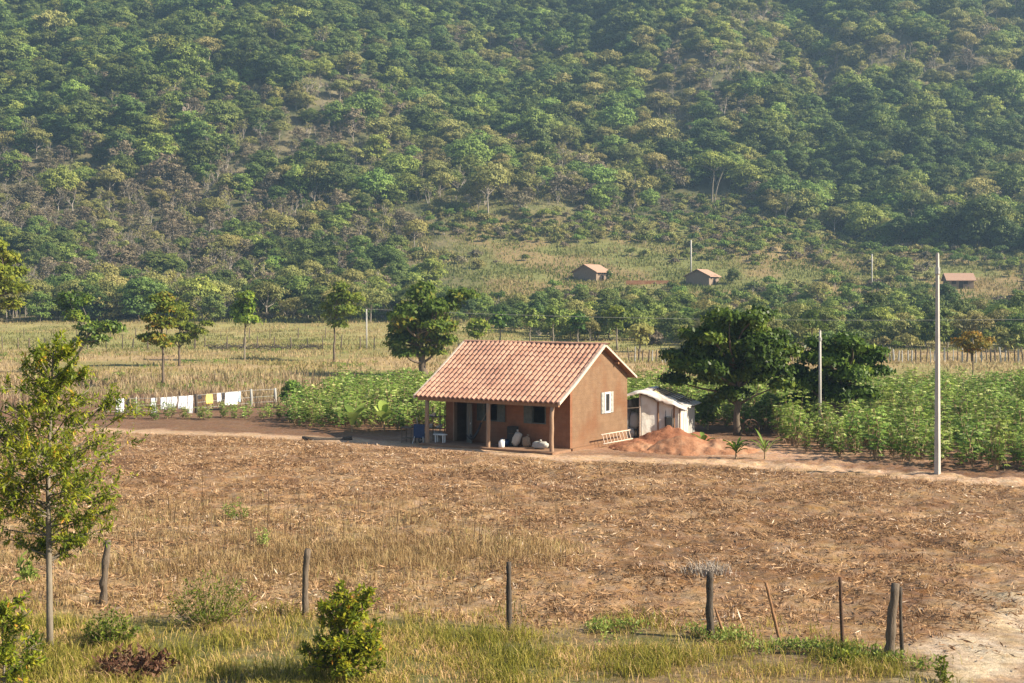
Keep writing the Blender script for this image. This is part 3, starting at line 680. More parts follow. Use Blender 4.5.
# ------------------------------------------------------------------ far fences
def fence(name, pts, n, hgt, thick, label, seed, mats, wires=(), partname='post'):
    rng = np.random.RandomState(seed); pts = np.array(pts, float)
    cx, cy = pts[0]; root = empty(name, (cx, cy, 0), 0, label=label, cat='fence')
    seg = np.linspace(0, 1, n); xs = np.interp(seg, np.linspace(0, 1, len(pts)), pts[:, 0]); ys = np.interp(seg, np.linspace(0, 1, len(pts)), pts[:, 1])
    tops = []
    for x, y in zip(xs, ys):
        x += rng.uniform(-.3, .3) * abs(xs[1] - xs[0]) * .8
        z = gz(x, y); h = hgt * rng.uniform(.8, 1.12); lx, ly = rng.normal(0, .05, 2) * h; r = thick * rng.uniform(.7, 1.3)
        g = Geo(); g.tube([(x - cx, y - cy, z - .3), (x - cx + lx * .4, y - cy + ly, z + h * .5), (x - cx + lx, y - cy + ly, z + h)], [r, r * .95, r * .8], 6)
        g.obj(partname, M[mats[rng.randint(len(mats))]], root); tops.append((x - cx, y - cy, z))
    for wz in wires:
        g = Geo(); g.tube([(a, b, c + wz) for a, b, c in tops], .012, 3, cap=False); g.obj('wire', M['rust'], root)
    return root
fence('post_fence', [(at(-40, 178), 178), (at(200, 176), 176), (at(478, 172), 172)], 34, 1.7, .085, 'long post and wire fence across the meadow at the left', 71, ['wood', 'wood', 'dark_wood'], (.6, 1.2))
fence('paling_fence', [(at(630, 150), 150), (at(850, 149), 149), (at(1075, 147), 147)], 98, 1.55, .085, 'dense grey paling fence beyond the green crop at the right', 72, ['grey_board', 'wood'], (.5, 1.1), 'pale')
fence('wire_fence', [(at(-30, 205), 205), (at(330, 204), 204)], 14, 1.5, .07, 'thin farther fence just below the wood at the left', 73, ['wood'], (1.1,))

# ------------------------------------------------------------------ middle distance trees
def px_tree(name, label, px, py, lobes_px, tr, leafm, barkm, seed, depth=.7, trunk_top=None, dback=.33, **k):
    """base pixel plus crown lobes given as (px, py, radius px, flatness)"""
    x, y, z = GP(px, py); s = FOC / y; rng = np.random.RandomState(seed + 500)
    lobes = []
    for (lx, ly, lr, fl) in lobes_px:
        cx = (lx - 512) / FOC * y - x; cz = hz(ly, y) - z; r = lr / s
        lobes.append((cx, rng.uniform(-depth, depth) * r, cz, r, r * .9, r * fl))
    # lobes before and behind to give the crown its depth
    mx = np.mean([l[0] for l in lobes]); W = max(l[0] for l in lobes) - min(l[0] for l in lobes)
    for l in list(lobes):
        if abs(l[0] - mx) < W * .42:
            lobes.append((mx + (l[0] - mx) * .6, l[1] + W * dback * rng.choice([-1, 1]), l[2] - .1, l[3] * .85, l[4] * .85, l[5] * .9))
    tt = trunk_top or (px, lobes_px[0][1]); top = ((tt[0] - 512) / FOC * y - x, 0, hz(tt[1], y) - z)
    return tree(name, label, (x, y, z), 0, [(0, 0, 0), (top[0] * .45, .05, top[2] * .5), top], tr, lobes, leafm, barkm, seed, **k)
px_tree('shade_tree', 'large dense dark green tree beside the white shed', 738, 434.5,
        [(674, 356, 7, .7), (790, 352, 8, .6), (720, 318, 8, .8), (760, 316, 7, .8), (783, 384, 8, .6), (676, 380, 8, .6), (732, 350, 18, .8), (700, 350, 14, .75), (765, 348, 18, .8), (716, 330, 15, .7), (748, 326, 16, .7), (686, 368, 15, .7), (712, 378, 17, .7), (745, 378, 19, .7), (772, 372, 14, .7), (778, 338, 10, .7), (692, 336, 9, .7), (733, 394, 12, .5), (722, 362, 20, .9), (750, 362, 20, .9), (735, 336, 18, .8), (700, 366, 14, .9), (772, 360, 14, .9)],
        .19, M['leaf_dark'], M['bark'], 81, trunk_top=(738, 372), nclump=26, nleaf=44, cs=.46, L=.26, W=.16, vb=.5, depth=.2, dback=.25)
px_tree('layered_tree', 'dark green tree with flat leafy layers beside the shorter pole', 838, 431,
        [(820, 344, 11, .5), (846, 341, 12, .4), (872, 360, 13, .4), (796, 372, 10, .6), (835, 352, 14, .45), (860, 350, 14, .32), (815, 360, 15, .5), (850, 372, 20, .45), (878, 372, 12, .35), (808, 385, 17, .6), (838, 394, 22, .5), (865, 396, 15, .5), (800, 402, 12, .6), (826, 376, 14, .5), (878, 352, 8, .25)],
        .2, M['leaf_dark'], M['bark'], 82, trunk_top=(842, 372), nclump=19, nleaf=40, cs=.42, L=.26, W=.16, vb=.5, depth=.3)
px_tree('round_tree', 'small round dark tree behind and between the two big dark trees', 812, 352,
        [(806, 326, 9, .8), (818, 326, 9, .8), (812, 318, 8, .8)], .12, M['leaf_mid'], M['bark'], 83, nclump=9, nleaf=24, cs=.6, L=.38, W=.24, vb=.3)
px_tree('broad_tree', 'broad tree with rusty top and thick trunk left of the house roof', 424, 377,
        [(424, 318, 15, .8), (404, 330, 13, .75), (443, 328, 13, .75), (420, 299, 12, .7), (402, 338, 12, .6), (428, 340, 14, .6), (448, 342, 9, .6), (407, 310, 9, .7), (440, 308, 10, .7), (414, 352, 10, .5), (456, 298, 10, .7), (466, 296, 9, .7), (434, 352, 9, .5), (396, 318, 10, .7), (394, 344, 9, .6), (412, 322, 13, .8), (434, 316, 13, .8), (448, 306, 11, .7), (422, 288, 8, .6), (398, 352, 7, .5)],
        .36, M['leaf_rust'], M['bark'], 84, trunk_top=(422, 340), nclump=11, nleaf=30, cs=.62, L=.4, W=.25, vb=.45)
px_tree('slender_tree', 'slender yellowish green tree on a straight trunk in the meadow', 334, 362,
        [(336, 300, 9, .9), (346, 298, 10, .8), (334, 316, 9, .8), (350, 312, 10, .8), (326, 308, 6, .8), (342, 288, 6, .8), (338, 324, 7, .6), (357, 300, 7, .9)],
        .13, M['leaf_mid'], M['bark'], 85, trunk_top=(335, 316), nclump=9, nleaf=22, cs=.62, L=.42, W=.26, vb=.6)
px_tree('small_tree', 'narrow dark topped tree on a thin pale trunk in the meadow', 244.5, 361,
        [(246, 298, 8, 1), (244, 308, 10, .8), (249, 320, 9, .6), (241, 316, 8, .6), (256, 322, 5, .5)],
        .11, M['leaf_dark'], M['pale_bark'], 86, trunk_top=(245, 322), nclump=9, nleaf=24, cs=.6, L=.4, W=.24, vb=.75)
px_tree('layered_tree', 'wide layered tree with reddish tip rising from dry stalks, thin dark trunk', 163, 386,
        [(162, 300, 9, .7), (168, 310, 11, .6), (152, 318, 9, .5), (160, 326, 11, .5), (156, 338, 12, .4), (147, 337, 7, .35), (168, 322, 9, .5), (164, 344, 8, .4)],
        .12, M['leaf_rust'], M['bark'], 87, trunk_top=(162, 330), nclump=10, nleaf=26, cs=.42, L=.3, W=.18, vb=.55)
px_tree('layered_tree', 'green tree with a long low right branch, close behind the red tipped one', 179, 366,
        [(180, 308, 8, .7), (184, 316, 10, .6), (178, 326, 11, .5), (190, 328, 9, .4), (184, 338, 11, .4), (198, 332, 7, .35), (206, 324, 5, .4), (174, 340, 9, .4)],
        .13, M['leaf_mid'], M['bark'], 88, trunk_top=(180, 330), nclump=10, nleaf=24, cs=.5, L=.34, W=.2, vb=.4)
px_tree('leaning_tree', 'leaning pale trunked tree with two dark leaf masses in the left meadow', 70, 372,
        [(70, 300, 12, .8), (78, 318, 12, .7), (66, 312, 10, .8), (92, 330, 16, .6), (106, 330, 14, .6), (84, 342, 9, .5), (98, 340, 11, .5), (112, 326, 7, .5)],
        .15, M['leaf_dark'], M['pale_bark'], 89, trunk_top=(90, 332), nclump=9, nleaf=26, cs=.55, L=.38, W=.23, vb=.65)
px_tree('leafy_tree', 'bright yellow green tree cut by the left edge of the picture', -24, 380,
        [(2, 262, 15, .9), (14, 275, 13, .8), (-14, 268, 18, .9), (4, 290, 16, .8), (20, 290, 10, .7), (12, 305, 10, .6), (-16, 298, 16, .8), (-2, 248, 10, .8)],
        .25, M['leaf_mid'], M['bark'], 90, trunk_top=(-14, 300), nclump=11, nleaf=28, cs=.55, L=.36, W=.24, vb=.7)
px_tree('orange_tree', 'small orange leaved tree on a thin trunk in the right meadow', 973, 388,
        [(972, 338, 8, .8), (964, 345, 7, .7), (982, 344, 8, .6), (974, 350, 7, .6), (990, 341, 5, .5), (958, 341, 4, .6)],
        .07, M['leaf_orange'], M['bark'], 91, trunk_top=(973, 350), nclump=9, nleaf=16, cs=.35, L=.26, W=.16, vb=.5)
for i, (px, py, top, w_, nm) in enumerate([(478, 352, 318, 11, 'mid green'), (640, 352, 322, 12, 'pale yellow green'), (617, 350, 306, 12, 'tall mid green'), (578, 346, 312, 11, 'dark green'), (553, 344, 306, 10, 'green'), (530, 346, 308, 10, 'loose green'), (652, 345, 330, 9, 'brownish'), (500, 346, 312, 9, 'small dark'),
                                           (940, 350, 322, 10, 'dull green'), (1006, 352, 326, 12, 'greyish green'), (905, 346, 318, 12, 'dark green'), (20, 322, 282, 12, 'sparse')]):
    lb = [(px, top + w_ * .6, w_ * .6, .8), (px - w_ * .45, top + w_, w_ * .55, .8), (px + w_ * .45, top + w_ * .95, w_ * .55, .8), (px, top + w_ * 1.5, w_ * .55, .7)]
    px_tree('meadow_tree', '%s young tree beyond the meadow, %s' % (nm, ['just above the left end of the ridge', 'right of the house gable', 'behind the right half of the roof ridge', 'behind the middle of the ridge', 'behind the ridge with a thin stem', 'behind the left half of the ridge', 'low and right of the gable', 'near the left ridge end',
             'left of the orange tree', 'right of the orange tree', 'by the palings left of the tall pole', 'under the bright tree at the left edge'][i]), px, py, lb, .12,
            [M['leaf_mid'], M['for_pale'], M['leaf_mid'], M['leaf_dark'], M['for_green'], M['for_green'], M['for_brown'], M['leaf_dark'], M['for_green'], M['for_pale'], M['for_dark'], M['for_pale']][i], M['pale_bark'], 120 + i, nclump=7, nleaf=18, cs=.7, L=.5, W=.32, vb=.5)

# ------------------------------------------------------------------ house
HX, HY, HR = 2.66, 64.1, R(-33)
HZ = gz(HX, HY)
def loc2w(lx, ly, ox=HX, oy=HY, a=HR):
    return ox + lx * math.cos(a) - ly * math.sin(a), oy + lx * math.sin(a) + ly * math.cos(a)
house = empty('mud_house', (HX, HY, 0), HR, label='small mud walled house with red clay tile roof and open front porch', cat='house')
def zup(y):   # underside of the roof over local y
    if y >= 2.75: return 4.74 - (y - 2.75) * .53
    if y >= 0: return 4.74 - (2.75 - y) * .615
    return 4.74 - 2.75 * .615 + y * .56
def wall_piece(g, axis, a0, a1, z0, z1, t0, t1):
    if axis == 'x': g.box(a0, a1, t0, t1, z0, z1)
    else: g.box(t0, t1, a0, a1, z0, z1)
def wall(g, axis, a0, a1, H, t0, t1, holes):
    xs = sorted(set([a0, a1] + [h[0] for h in holes] + [h[1] for h in holes]))
    for p, q in zip(xs[:-1], xs[1:]):
        hs = [h for h in holes if h[0] <= p + 1e-6 and h[1] >= q - 1e-6]
        zz = -.3
        for h in sorted(hs, key=lambda h: h[2]):
            if h[2] > zz: wall_piece(g, axis, p, q, zz, h[2], t0, t1)
            zz = h[3]
        if zz < H: wall_piece(g, axis, p, q, zz, H, t0, t1)
fh = [(-6.55, -5.65, .05, 2.05), (-4.75, -3.95, 1.15, 2.05), (-2.1, -1.3, 1.15, 2.05)]
gh = [(3.18, 3.74, 1.5, 2.5)]
g = Geo(); wall(g, 'x', -7, 0, 2.92, 0, .2, fh); g.obj('front_wall', M['mud_red'], house)
g = Geo(); wall(g, 'x', -7, 0, zup(5.5) - .02, 5.3, 5.5, []); g.obj('rear_wall', M['mud'], house)
def gable(x0, x1, holes):
    g = Geo(); wall(g, 'y', .2, 5.3, 2.9, x0, x1, holes)
    prof = [(.2, 2.9), (5.3, 2.9), (5.3, zup(5.3) - .03), (2.75, 4.71), (.2, zup(.2) - .03)]
    n = len(prof); V = [(x0, a, b) for a, b in prof] + [(x1, a, b) for a, b in prof]
    g.add(V, [tuple(range(n)), tuple(range(2 * n - 1, n - 1, -1))] + [(i, i + n, (i + 1) % n + n, (i + 1) % n) for i in range(n)])
    g.obj('gable_wall', M['mud'], house)
gable(-.2, -.001, gh); gable(-6.999, -6.8, [])
# plinth and porch floor
g = Geo(); g.box(-7.35, .12, -1.75, -.002, -.3, .09); g.obj('porch_floor', M['clod'], house)
g = Geo(); g.box(.002, .2, -.1, 5.75, -.3, .12); g.obj('plinth', M['mud'], house)
# roof tiles
def tiles(y0, y1, x0=-7.78, x1=.32, seed=1, zfun=zup):
    rng = np.random.RandomState(seed); per = .27; ncol = int(round((x1 - x0) / per)); per = (x1 - x0) / ncol
    S_ = 8; xs = np.linspace(x0, x1, ncol * S_ + 1); ph = (xs - x0) / per
    prof = .085 * np.abs(np.sin(math.pi * ph)) ** 1.1 + .012
    L = abs(y1 - y0); nr = max(2, int(round(L / .36))); V = []; A = []
    rowv = rng.rand(nr + 1, ncol + 1)
    rows = []
    jy = rng.uniform(-.012, .012, (nr + 1, ncol + 1)); jz = rng.uniform(-.006, .006, (nr + 1, ncol + 1))
    for r in range(nr):
        for e in (0, 1):
            t = (r + e) / nr; y = y0 + (y1 - y0) * t        # y0 = eave, going up
            lift = .028 if e == 0 else .005
            ci = np.minimum(ph.astype(int), ncol - 1)
            yy = y + (0 if e else -1) * np.sign(y1 - y0) * .03 + jy[r, ci]
            V.append(np.stack([xs, yy, np.array([zfun(q) for q in yy]) - .035 * np.sin((xs + 7.8) / 8.1 * math.pi * 2.3 + yy) * np.sin(np.clip((yy + 1.5) / 7.4, 0, 1) * math.pi) + .05 + prof + lift + jz[r, ci]], 1)); A.append(rowv[r, ci])
            rows.append(r)
    nx = len(xs); F = []
    for k in range(len(V) - 1):
        i = np.arange(nx - 1) + k * nx; F.append(np.stack([i, i + 1, i + nx + 1, i + nx], 1))
    top = np.concatenate(V); F = np.concatenate(F)
    if y1 < y0: F = F[:, ::-1]
    g = Geo(); g.add(top, F, 0, np.concatenate(A))
    # front lip of the eave row
    f = V[0]; b = f.copy(); b[:, 2] = f[:, 2] - .05 - 0 * prof; i = np.arange(nx - 1)
    lip = np.concatenate([f, b]); g.add(lip, np.stack([i, i + nx, i + nx + 1, i + 1], 1), 0, np.concatenate([A[0], A[0]]) * .4)
    return g
roof = Geo()
for (a, b, sd) in ((-1.5, 0, 3), (0, 2.72, 4), (5.95, 2.78, 5)):
    q = tiles(a, b, seed=sd)
    for V_, L_, C_, A_, in zip(q.V, q.L, q.C, q.A):
        pass
    off = roof.n
    for V_ in q.V: roof.V.append(V_); roof.n += len(V_)
    for L_ in q.L: roof.L.append(L_ + off)
    roof.C += q.C; roof.M += q.M; roof.A += q.A
ro = roof.obj('roof', M['tile'], house)
u = Geo()
for (a, b) in ((-1.46, 0), (0, 2.75), (2.75, 5.9)):
    V = [(-7.74, a, zup(a)), (.28, a, zup(a)), (.28, b, zup(b)), (-7.74, b, zup(b))]; V += [(p[0], p[1], p[2] + .045) for p in V]
    u.add(V, [(3, 2, 1, 0), (4, 5, 6, 7), (0, 1, 5, 4), (1, 2, 6, 5), (2, 3, 7, 6), (3, 0, 4, 7)])
u.obj('roof_boarding', M['red_wood'], house)
# ridge cap: short overlapping half round tiles
rc = Geo(); rng = np.random.RandomState(9)
for i, x in enumerate(np.arange(-7.8, .3, .36)):
    th = np.linspace(0, math.pi, 7); V = []
    for e, (xx, r_) in enumerate(((x, .125), (x + .4, .105))):
        V += [(xx, 2.75 + math.cos(t_) * r_, 4.80 + math.sin(t_) * r_ * .75 + rng.uniform(-.003, .003)) for t_ in th]
    F = [(j, j + 1, j + 8, j + 7) for j in range(6)] + [tuple(range(7))]
    rc.add(V, F, 0, rng.rand() * .6)
rc.obj('ridge_cap', M['tile'], ro)
# lime mortar verges on the gables
for xv in (.30, -7.80):
    vg = Geo(); ys_ = [-1.52, 0, 2.75, 5.95]
    for a, b in zip(ys_[:-1], ys_[1:]):
        w_ = .10 if a < 2 else .05
        x0, x1 = (xv - .03, xv - .03 + w_)
        V = [(x0, a, zup(a) + .0), (x1, a, zup(a) + .0), (x1, b, zup(b) + .0), (x0, b, zup(b) + .0)]; V += [(p[0], p[1], p[2] + (.15 if a < 2 else .10)) for p in V]
        vg.add(V, [(3, 2, 1, 0), (4, 5, 6, 7), (0, 1, 5, 4), (1, 2, 6, 5), (2, 3, 7, 6), (3, 0, 4, 7)])
    vg.obj('verge', M['verge'], ro)
# beams, rafters, posts
bm_ = Geo(); ez = zup(-1.4) - .005; bm_.box(-7.6, .25, -1.47, -1.33, ez - .15, ez - .012); bm_.obj('porch_beam', M['red_wood'], house)
for x in (-7.15, -3.62, -.1):
    V = Geo(); yy0, yy1 = -1.33, 0; z0_, z1_ = zup(-1.33) - .13, zup(0) - .13
    V.add([(x - .05, yy0, z0_), (x + .05, yy0, z0_), (x + .05, yy1, z1_), (x - .05, yy1, z1_), (x - .05, yy0, z0_ + .12), (x + .05, yy0, z0_ + .12), (x + .05, yy1, z1_ + .12), (x - .05, yy1, z1_ + .12)],
          [(3, 2, 1, 0), (4, 5, 6, 7), (0, 1, 5, 4), (1, 2, 6, 5), (2, 3, 7, 6), (3, 0, 4, 7)]); V.obj('rafter', M['verge'] if x > -1 else M['red_wood'], house)
for i, x in enumerate((-7.1, -3.57, -.12)):
    p = Geo(); rg = np.random.RandomState(i); zt = ez - .15
    P_ = [(x + rg.normal() * .012, -1.4 + rg.normal() * .012, z_) for z_ in np.linspace(-.3, zt, 6)]
    p.tube(P_, np.linspace(.105, .095, 6), 8); p.obj('porch_post', M['post_wood'], house, smooth=True)
# purlin stubs poking out of the gable
for (yy, zz) in ((1.2, zup(1.2) - .09), (2.75, 4.62), (4.2, zup(4.2) - .09)):
    p = Geo(); p.box(0, .24, yy - .05, yy + .05, zz - .07, zz + .04); p.obj('purlin', M['red_wood'], house)
# door and windows
dr = Geo(); dr.box(-6.55, -6.49, -.03, .23, .09, 2.05); dr.box(-5.71, -5.65, -.03, .23, .09, 2.05); dr.box(-6.49, -5.71, -.03, .23, 1.99, 2.05); dr.obj('door_frame', M['post_wood'], house)
dl = Geo(); Mx = Matrix.Translation((-5.71, -.02, 0)) @ Matrix.Rotation(R(-38), 4, 'Z'); dl.box(0, .78, -.04, 0, .1, 1.97, M=Mx); dd = dl.obj('door', M['door_paint'], house)
h_ = Geo(); h_.box(.66, .72, -.08, -.041, 1.0, 1.08, M=Mx); h_.obj('door_handle', M['metal'], dd)
def window(x0, x1, z0, z1, shut):
    f = Geo()
    f.box(x0, x0 + .05, -.03, .15, z0, z1); f.box(x1 - .05, x1, -.03, .15, z0, z1); f.box(x0 + .05, x1 - .05, -.03, .15, z1 - .05, z1); f.box(x0 + .05, x1 - .05, -.03, .15, z0, z0 + .05)
    w_ = f.obj('window', M['grey_paint'], house)
    for sx, ang in shut:
        s_ = Geo(); Mx = Matrix.Translation((sx, -.035, 0)) @ Matrix.Rotation(ang, 4, 'Z'); s_.box(0, .42, -.035, 0, z0, z1, M=Mx)
        for k in range(3): s_.box(.04, .38, -.05, -.0351, z0 + .1 + k * .28, z0 + .16 + k * .28, M=Mx)
        s_.obj('shutter', M['grey_paint'], w_)
window(-4.75, -3.95, 1.15, 2.05, [(-4.75, R(176)), (-3.93, R(-4))])
window(-2.1, -1.3, 1.15, 2.05, [(-2.1, R(176))])
# gable window: white frame, two open shutters
f = Geo(); y0, y1, z0, z1 = 3.18, 3.74, 1.5, 2.5
f.box(-.15, .05, y0 + .002, y0 + .09, z0 + .002, z1 - .002); f.box(-.15, .05, y1 - .09, y1 - .002, z0 + .002, z1 - .002); f.box(-.15, .05, y0 + .09, y1 - .09, z1 - .09, z1 - .002); f.box(-.15, .05, y0 + .09, y1 - .09, z0 + .002, z0 + .09)
gw = f.obj('window', M['white_paint'], house)
pn = Geo(); pn.box(-.02, -.005, y0 + .09, y1 - .09, z0 + .09, z1 - .09); pn.obj('dark_panel', M['black'], gw)  # black panel added for the darkness of the room behind the opening
for yy, s in ((y0 - .30, 1), (y1 + .03, -1)):
    sh = Geo(); sh.box(.004, .04, yy, yy + .27, z0, z1)
    for k in range(4): sh.box(.041, .055, yy + .04, yy + .23, z0 + .08 + k * .24, z0 + .2 + k * .24)
    sh.obj('shutter', M['grey_board'], gw)
# inner dark lining so the rooms read as rooms
fl = Geo(); fl.box(-6.79, -.21, .21, 5.29, -.2, .03); fl.obj('room_floor', M['sand_dark'], house)
iw = Geo(); iw.box(-6.79, -.21, 2.6, 2.72, .035, 2.88); iw.box(-5.2, -5.08, .21, 2.59, .035, 2.88); iw.obj('inner_wall', M['mud'], house)

# ------------------------------------------------------------------ things on and round the porch
def wl(lx, ly, z=None):
    x, y = loc2w(lx, ly); return (x, y, gz(x, y) if z is None else z)
PF = .09
def lumpy(g, c, r, seed, m=0, n=12, k=8, rz=0, amp=.12, pw=.7):
    rng = np.random.RandomState(seed); V = []
    for i in range(k + 1):
        ph = math.pi * i / k
        for j in range(n):
            th = 2 * math.pi * j / n
            sx = math.copysign(abs(math.sin(ph) * math.cos(th)) ** pw, math.cos(th)); sy = math.copysign(abs(math.sin(ph) * math.sin(th)) ** pw, math.sin(th)); sz = math.copysign(abs(math.cos(ph)) ** pw, math.cos(ph))
            q = 1 + rng.uniform(-amp, amp) * (0 if i in (0, k) else 1)
            V.append((sx * r[0] * q, sy * r[1] * q, sz * r[2] * q))
    V = np.array(V); c_, s_ = math.cos(rz), math.sin(rz); V = V @ np.array([[c_, s_, 0], [-s_, c_, 0], [0, 0, 1]]) + np.array(c)
    F = []
    for i in range(k):
        for j in range(n): F.append((i * n + j, (i + 1) * n + j, (i + 1) * n + (j + 1) % n, i * n + (j + 1) % n))
    g.add(V, F, m)
def sack(lx, ly, r, tilt, mat, label, seed, rz=0):
    x, y, _ = wl(lx, ly); root = empty('sack', (x, y, PF), HR + rz, label=label, cat='sack', group='sacks under the porch')
    g = Geo(); lumpy(g, (0, 0, 0), r, seed, n=14, k=10)
    V = g.V[0]; Mx = np.array(Matrix.Rotation(tilt, 3, 'Y')); g.V[0] = V @ Mx.T; g.V[0][:, 2] -= g.V[0][:, 2].min()
    g.obj('bag', M[mat], root, smooth=True)
    e = g.V[0]; top = e[np.argmax(e[:, 0] * math.sin(tilt) * 1.0 + e[:, 2] * math.cos(tilt))] if abs(tilt) < 1.2 else e[np.argmax(e[:, 0])]
    k = Geo(); k.tube([top * .96, top * .96 + (top - e.mean(0)) / np.linalg.norm(top - e.mean(0)) * .09], [.03, .06], 8); k.obj('tied_neck', M[mat], root, smooth=True)
sack(-2.55, -.55, (.20, .15, .34), R(22), 'sack', 'upright pale sack leaning over on the porch, left of three', 1)
sack(-2.05, -.5, (.19, .15, .25), R(-8), 'sack_tan', 'upright tan sack on the porch, between two pale ones', 2)
sack(-1.15, -.75, (.42, .18, .17), R(0), 'sack', 'pale full sack lying flat on the porch near the right post', 3, 0)
# white jug, blue tub and dark drum by the wall
x, y, _ = wl(-3.0, -1.15); root = empty('jug', (x, y, PF), 0, label='white plastic jug on the porch edge near the middle post', cat='jug')
g = Geo(); g.tube([(0, 0, 0), (0, 0, .03), (0, 0, .25), (0, 0, .33), (0, 0, .36)], [.12, .14, .14, .07, .05], 12); g.obj('body', M['white_paint'], root, smooth=True)
g = Geo(); g.tube([(.05, 0, .34), (.12, 0, .36), (.14, 0, .25)], .018, 6); g.obj('handle', M['white_paint'], root)
g = Geo(); g.tube([(0, 0, .361), (0, 0, .40)], .04, 10); g.obj('cap', M['blue'], root)
x, y, _ = wl(-3.15, -.6); root = empty('tub', (x, y, PF), 0, label='small blue tub on the porch behind the white jug', cat='tub')
g = Geo(); g.tube([(0, 0, 0), (0, 0, .3), (0, 0, .301), (0, 0, .05)], [.17, .24, .22, .16], 14); g.obj('bowl', M['blue'], root, smooth=True)
g = Geo(); th = np.linspace(0, 2 * math.pi, 17); g.tube(np.stack([.24 * np.cos(th), .24 * np.sin(th), 0 * th + .3], 1), .014, 5, cap=False); g.obj('rim', M['blue'], root)
x, y, _ = wl(-2.95, -.28); root = empty('drum', (x, y, PF), 0, label='tall dark drum against the shaded porch wall', cat='drum')
g = Geo(); g.tube([(0, 0, 0), (0, 0, .02), (0, 0, .88), (0, 0, .9)], [.25, .27, .27, .25], 18); dr_ = g.obj('body', M['black'], root, smooth=False)
for zz in (.3, .6):
    g = Geo(); g.tube(np.stack([.272 * np.cos(th), .272 * np.sin(th), 0 * th + zz], 1), .015, 5, cap=False); g.obj('hoop', M['rust'], root)
# dark hammock bundle slung by the door
x, y, _ = wl(-5.05, -.75); g = Geo(); root = empty('hammock', (x, y, 0), HR, label='dark hammock hanging limp beside the open door', cat='hammock')
t_ = np.linspace(0, 1, 12); xx = -.1 + .75 * t_; zz = .42 + 1.3 * (t_ - .25) ** 2 * (t_ > .25) + .25 * (t_ < .25) * (t_ - .25) ** 2 * 8
for s in range(-3, 4):
    pass
V = []; 
for i in range(12):
    for s in range(7): V.append((xx[i], (s - 3) * .06 * (1 - .6 * t_[i]), zz[i] - .16 * (1 - ((s - 3) / 3) ** 2) * (1 - t_[i] * .8)))
F = [(i * 7 + s, i * 7 + s + 1, (i + 1) * 7 + s + 1, (i + 1) * 7 + s) for i in range(11) for s in range(6)]
g.add(V, F); ho = g.obj('cloth', M['cloth_dark'], root, smooth=True); md = ho.modifiers.new('th', 'SOLIDIFY'); md.thickness = .03
g = Geo(); g.tube([(xx[-1], 0, zz[-1]), (1.25, .2, 2.3)], .012, 5); g.obj('rope', M['sack_tan'], root)
g = Geo(); g.tube([(xx[0], 0, zz[0]), (-.35, .6, 2.3)], .012, 5); g.obj('rope', M['sack_tan'], root)
# low stool and pot at the left
x, y, _ = wl(-6.65, -.95); root = empty('bench', (x, y, PF), HR, label='low white bench on the porch left of the doorway', cat='bench')
g = Geo(); g.box(-.32, .32, -.14, .14, .36, .41); g.obj('seat', M['white_paint'], root)
for sx in (-.24, .2):
    for sy in (-.1, .06): g = Geo(); g.box(sx, sx + .04, sy, sy + .04, 0, .358); g.obj('leg', M['white_paint'], root)
x, y, _ = wl(-6.95, -.7); root = empty('bucket', (x, y, PF), 0, label='dark grey bucket between the bench and left post', cat='bucket')
g = Geo(); g.tube([(0, 0, 0), (0, 0, .46)], [.17, .22], 14); g.obj('body', M['tarp_dark'], root, smooth=True)
th2 = np.linspace(0, math.pi, 9); g = Geo(); g.tube(np.stack([.21 * np.cos(th2), 0 * th2, .45 + .16 * np.sin(th2)], 1), .01, 5); g.obj('handle', M['metal'], root)
# dish rack on poles behind the left post
x, y, _ = wl(-7.45, -.15); gz_ = gz(x, y); root = empty('dish_rack', (x, y, gz_), HR, label='rough pole rack of kitchen things at the left end of the porch', cat='rack')
for sx in (-.35, .35):
    for sy in (-.2, .2): g = Geo(); g.tube([(sx, sy, -.1), (sx * 1.03, sy, 1.75)], .028, 6); g.obj('pole', M['wood'], root)
for zz in (.7, 1.25):
    g = Geo()
    for k in range(5): g.tube([(-.42, -.2 + k * .1, zz), (.42, -.2 + k * .1, zz)], .018, 5)
    g.obj('shelf', M['wood'], root)
rg = np.random.RandomState(3)
for k in range(7):
    zz = (.72, 1.27)[k % 2]; px_ = -.3 + .2 * (k // 2); wx, wy = loc2w(px_ , -.05 + rg.uniform(-.05, .05), x, y, HR)
    if k in (0, 3, 6):
        g = Geo(); r_ = .09; g.tube([(0, 0, 0), (0, 0, .16), (0, 0, .161), (0, 0, .02)], [r_ * .9, r_, r_ * .92, r_ * .85], 12); o = g.obj('cooking_pot', M['metal'], loc=(wx, wy, gz_ + zz)); tag(o, ['dull metal pot on the lower shelf at the left of the rack', '', '', 'dull metal pot on the upper shelf of the rack', '', '', 'dull metal pot at the right end of the lower rack shelf'][k], 'pot')
    elif k in (1, 4):
        g = Geo(); g.tube([(0, 0, 0), (0, 0, .07), (0, 0, .071), (0, 0, .02)], [.05, .11, .10, .04], 12); o = g.obj('bowl', M['white_paint'], loc=(wx, wy, gz_ + zz)); tag(o, 'white bowl on the ' + ('upper rack shelf at the left end' if k == 1 else 'lower rack shelf in the middle'), 'bowl')
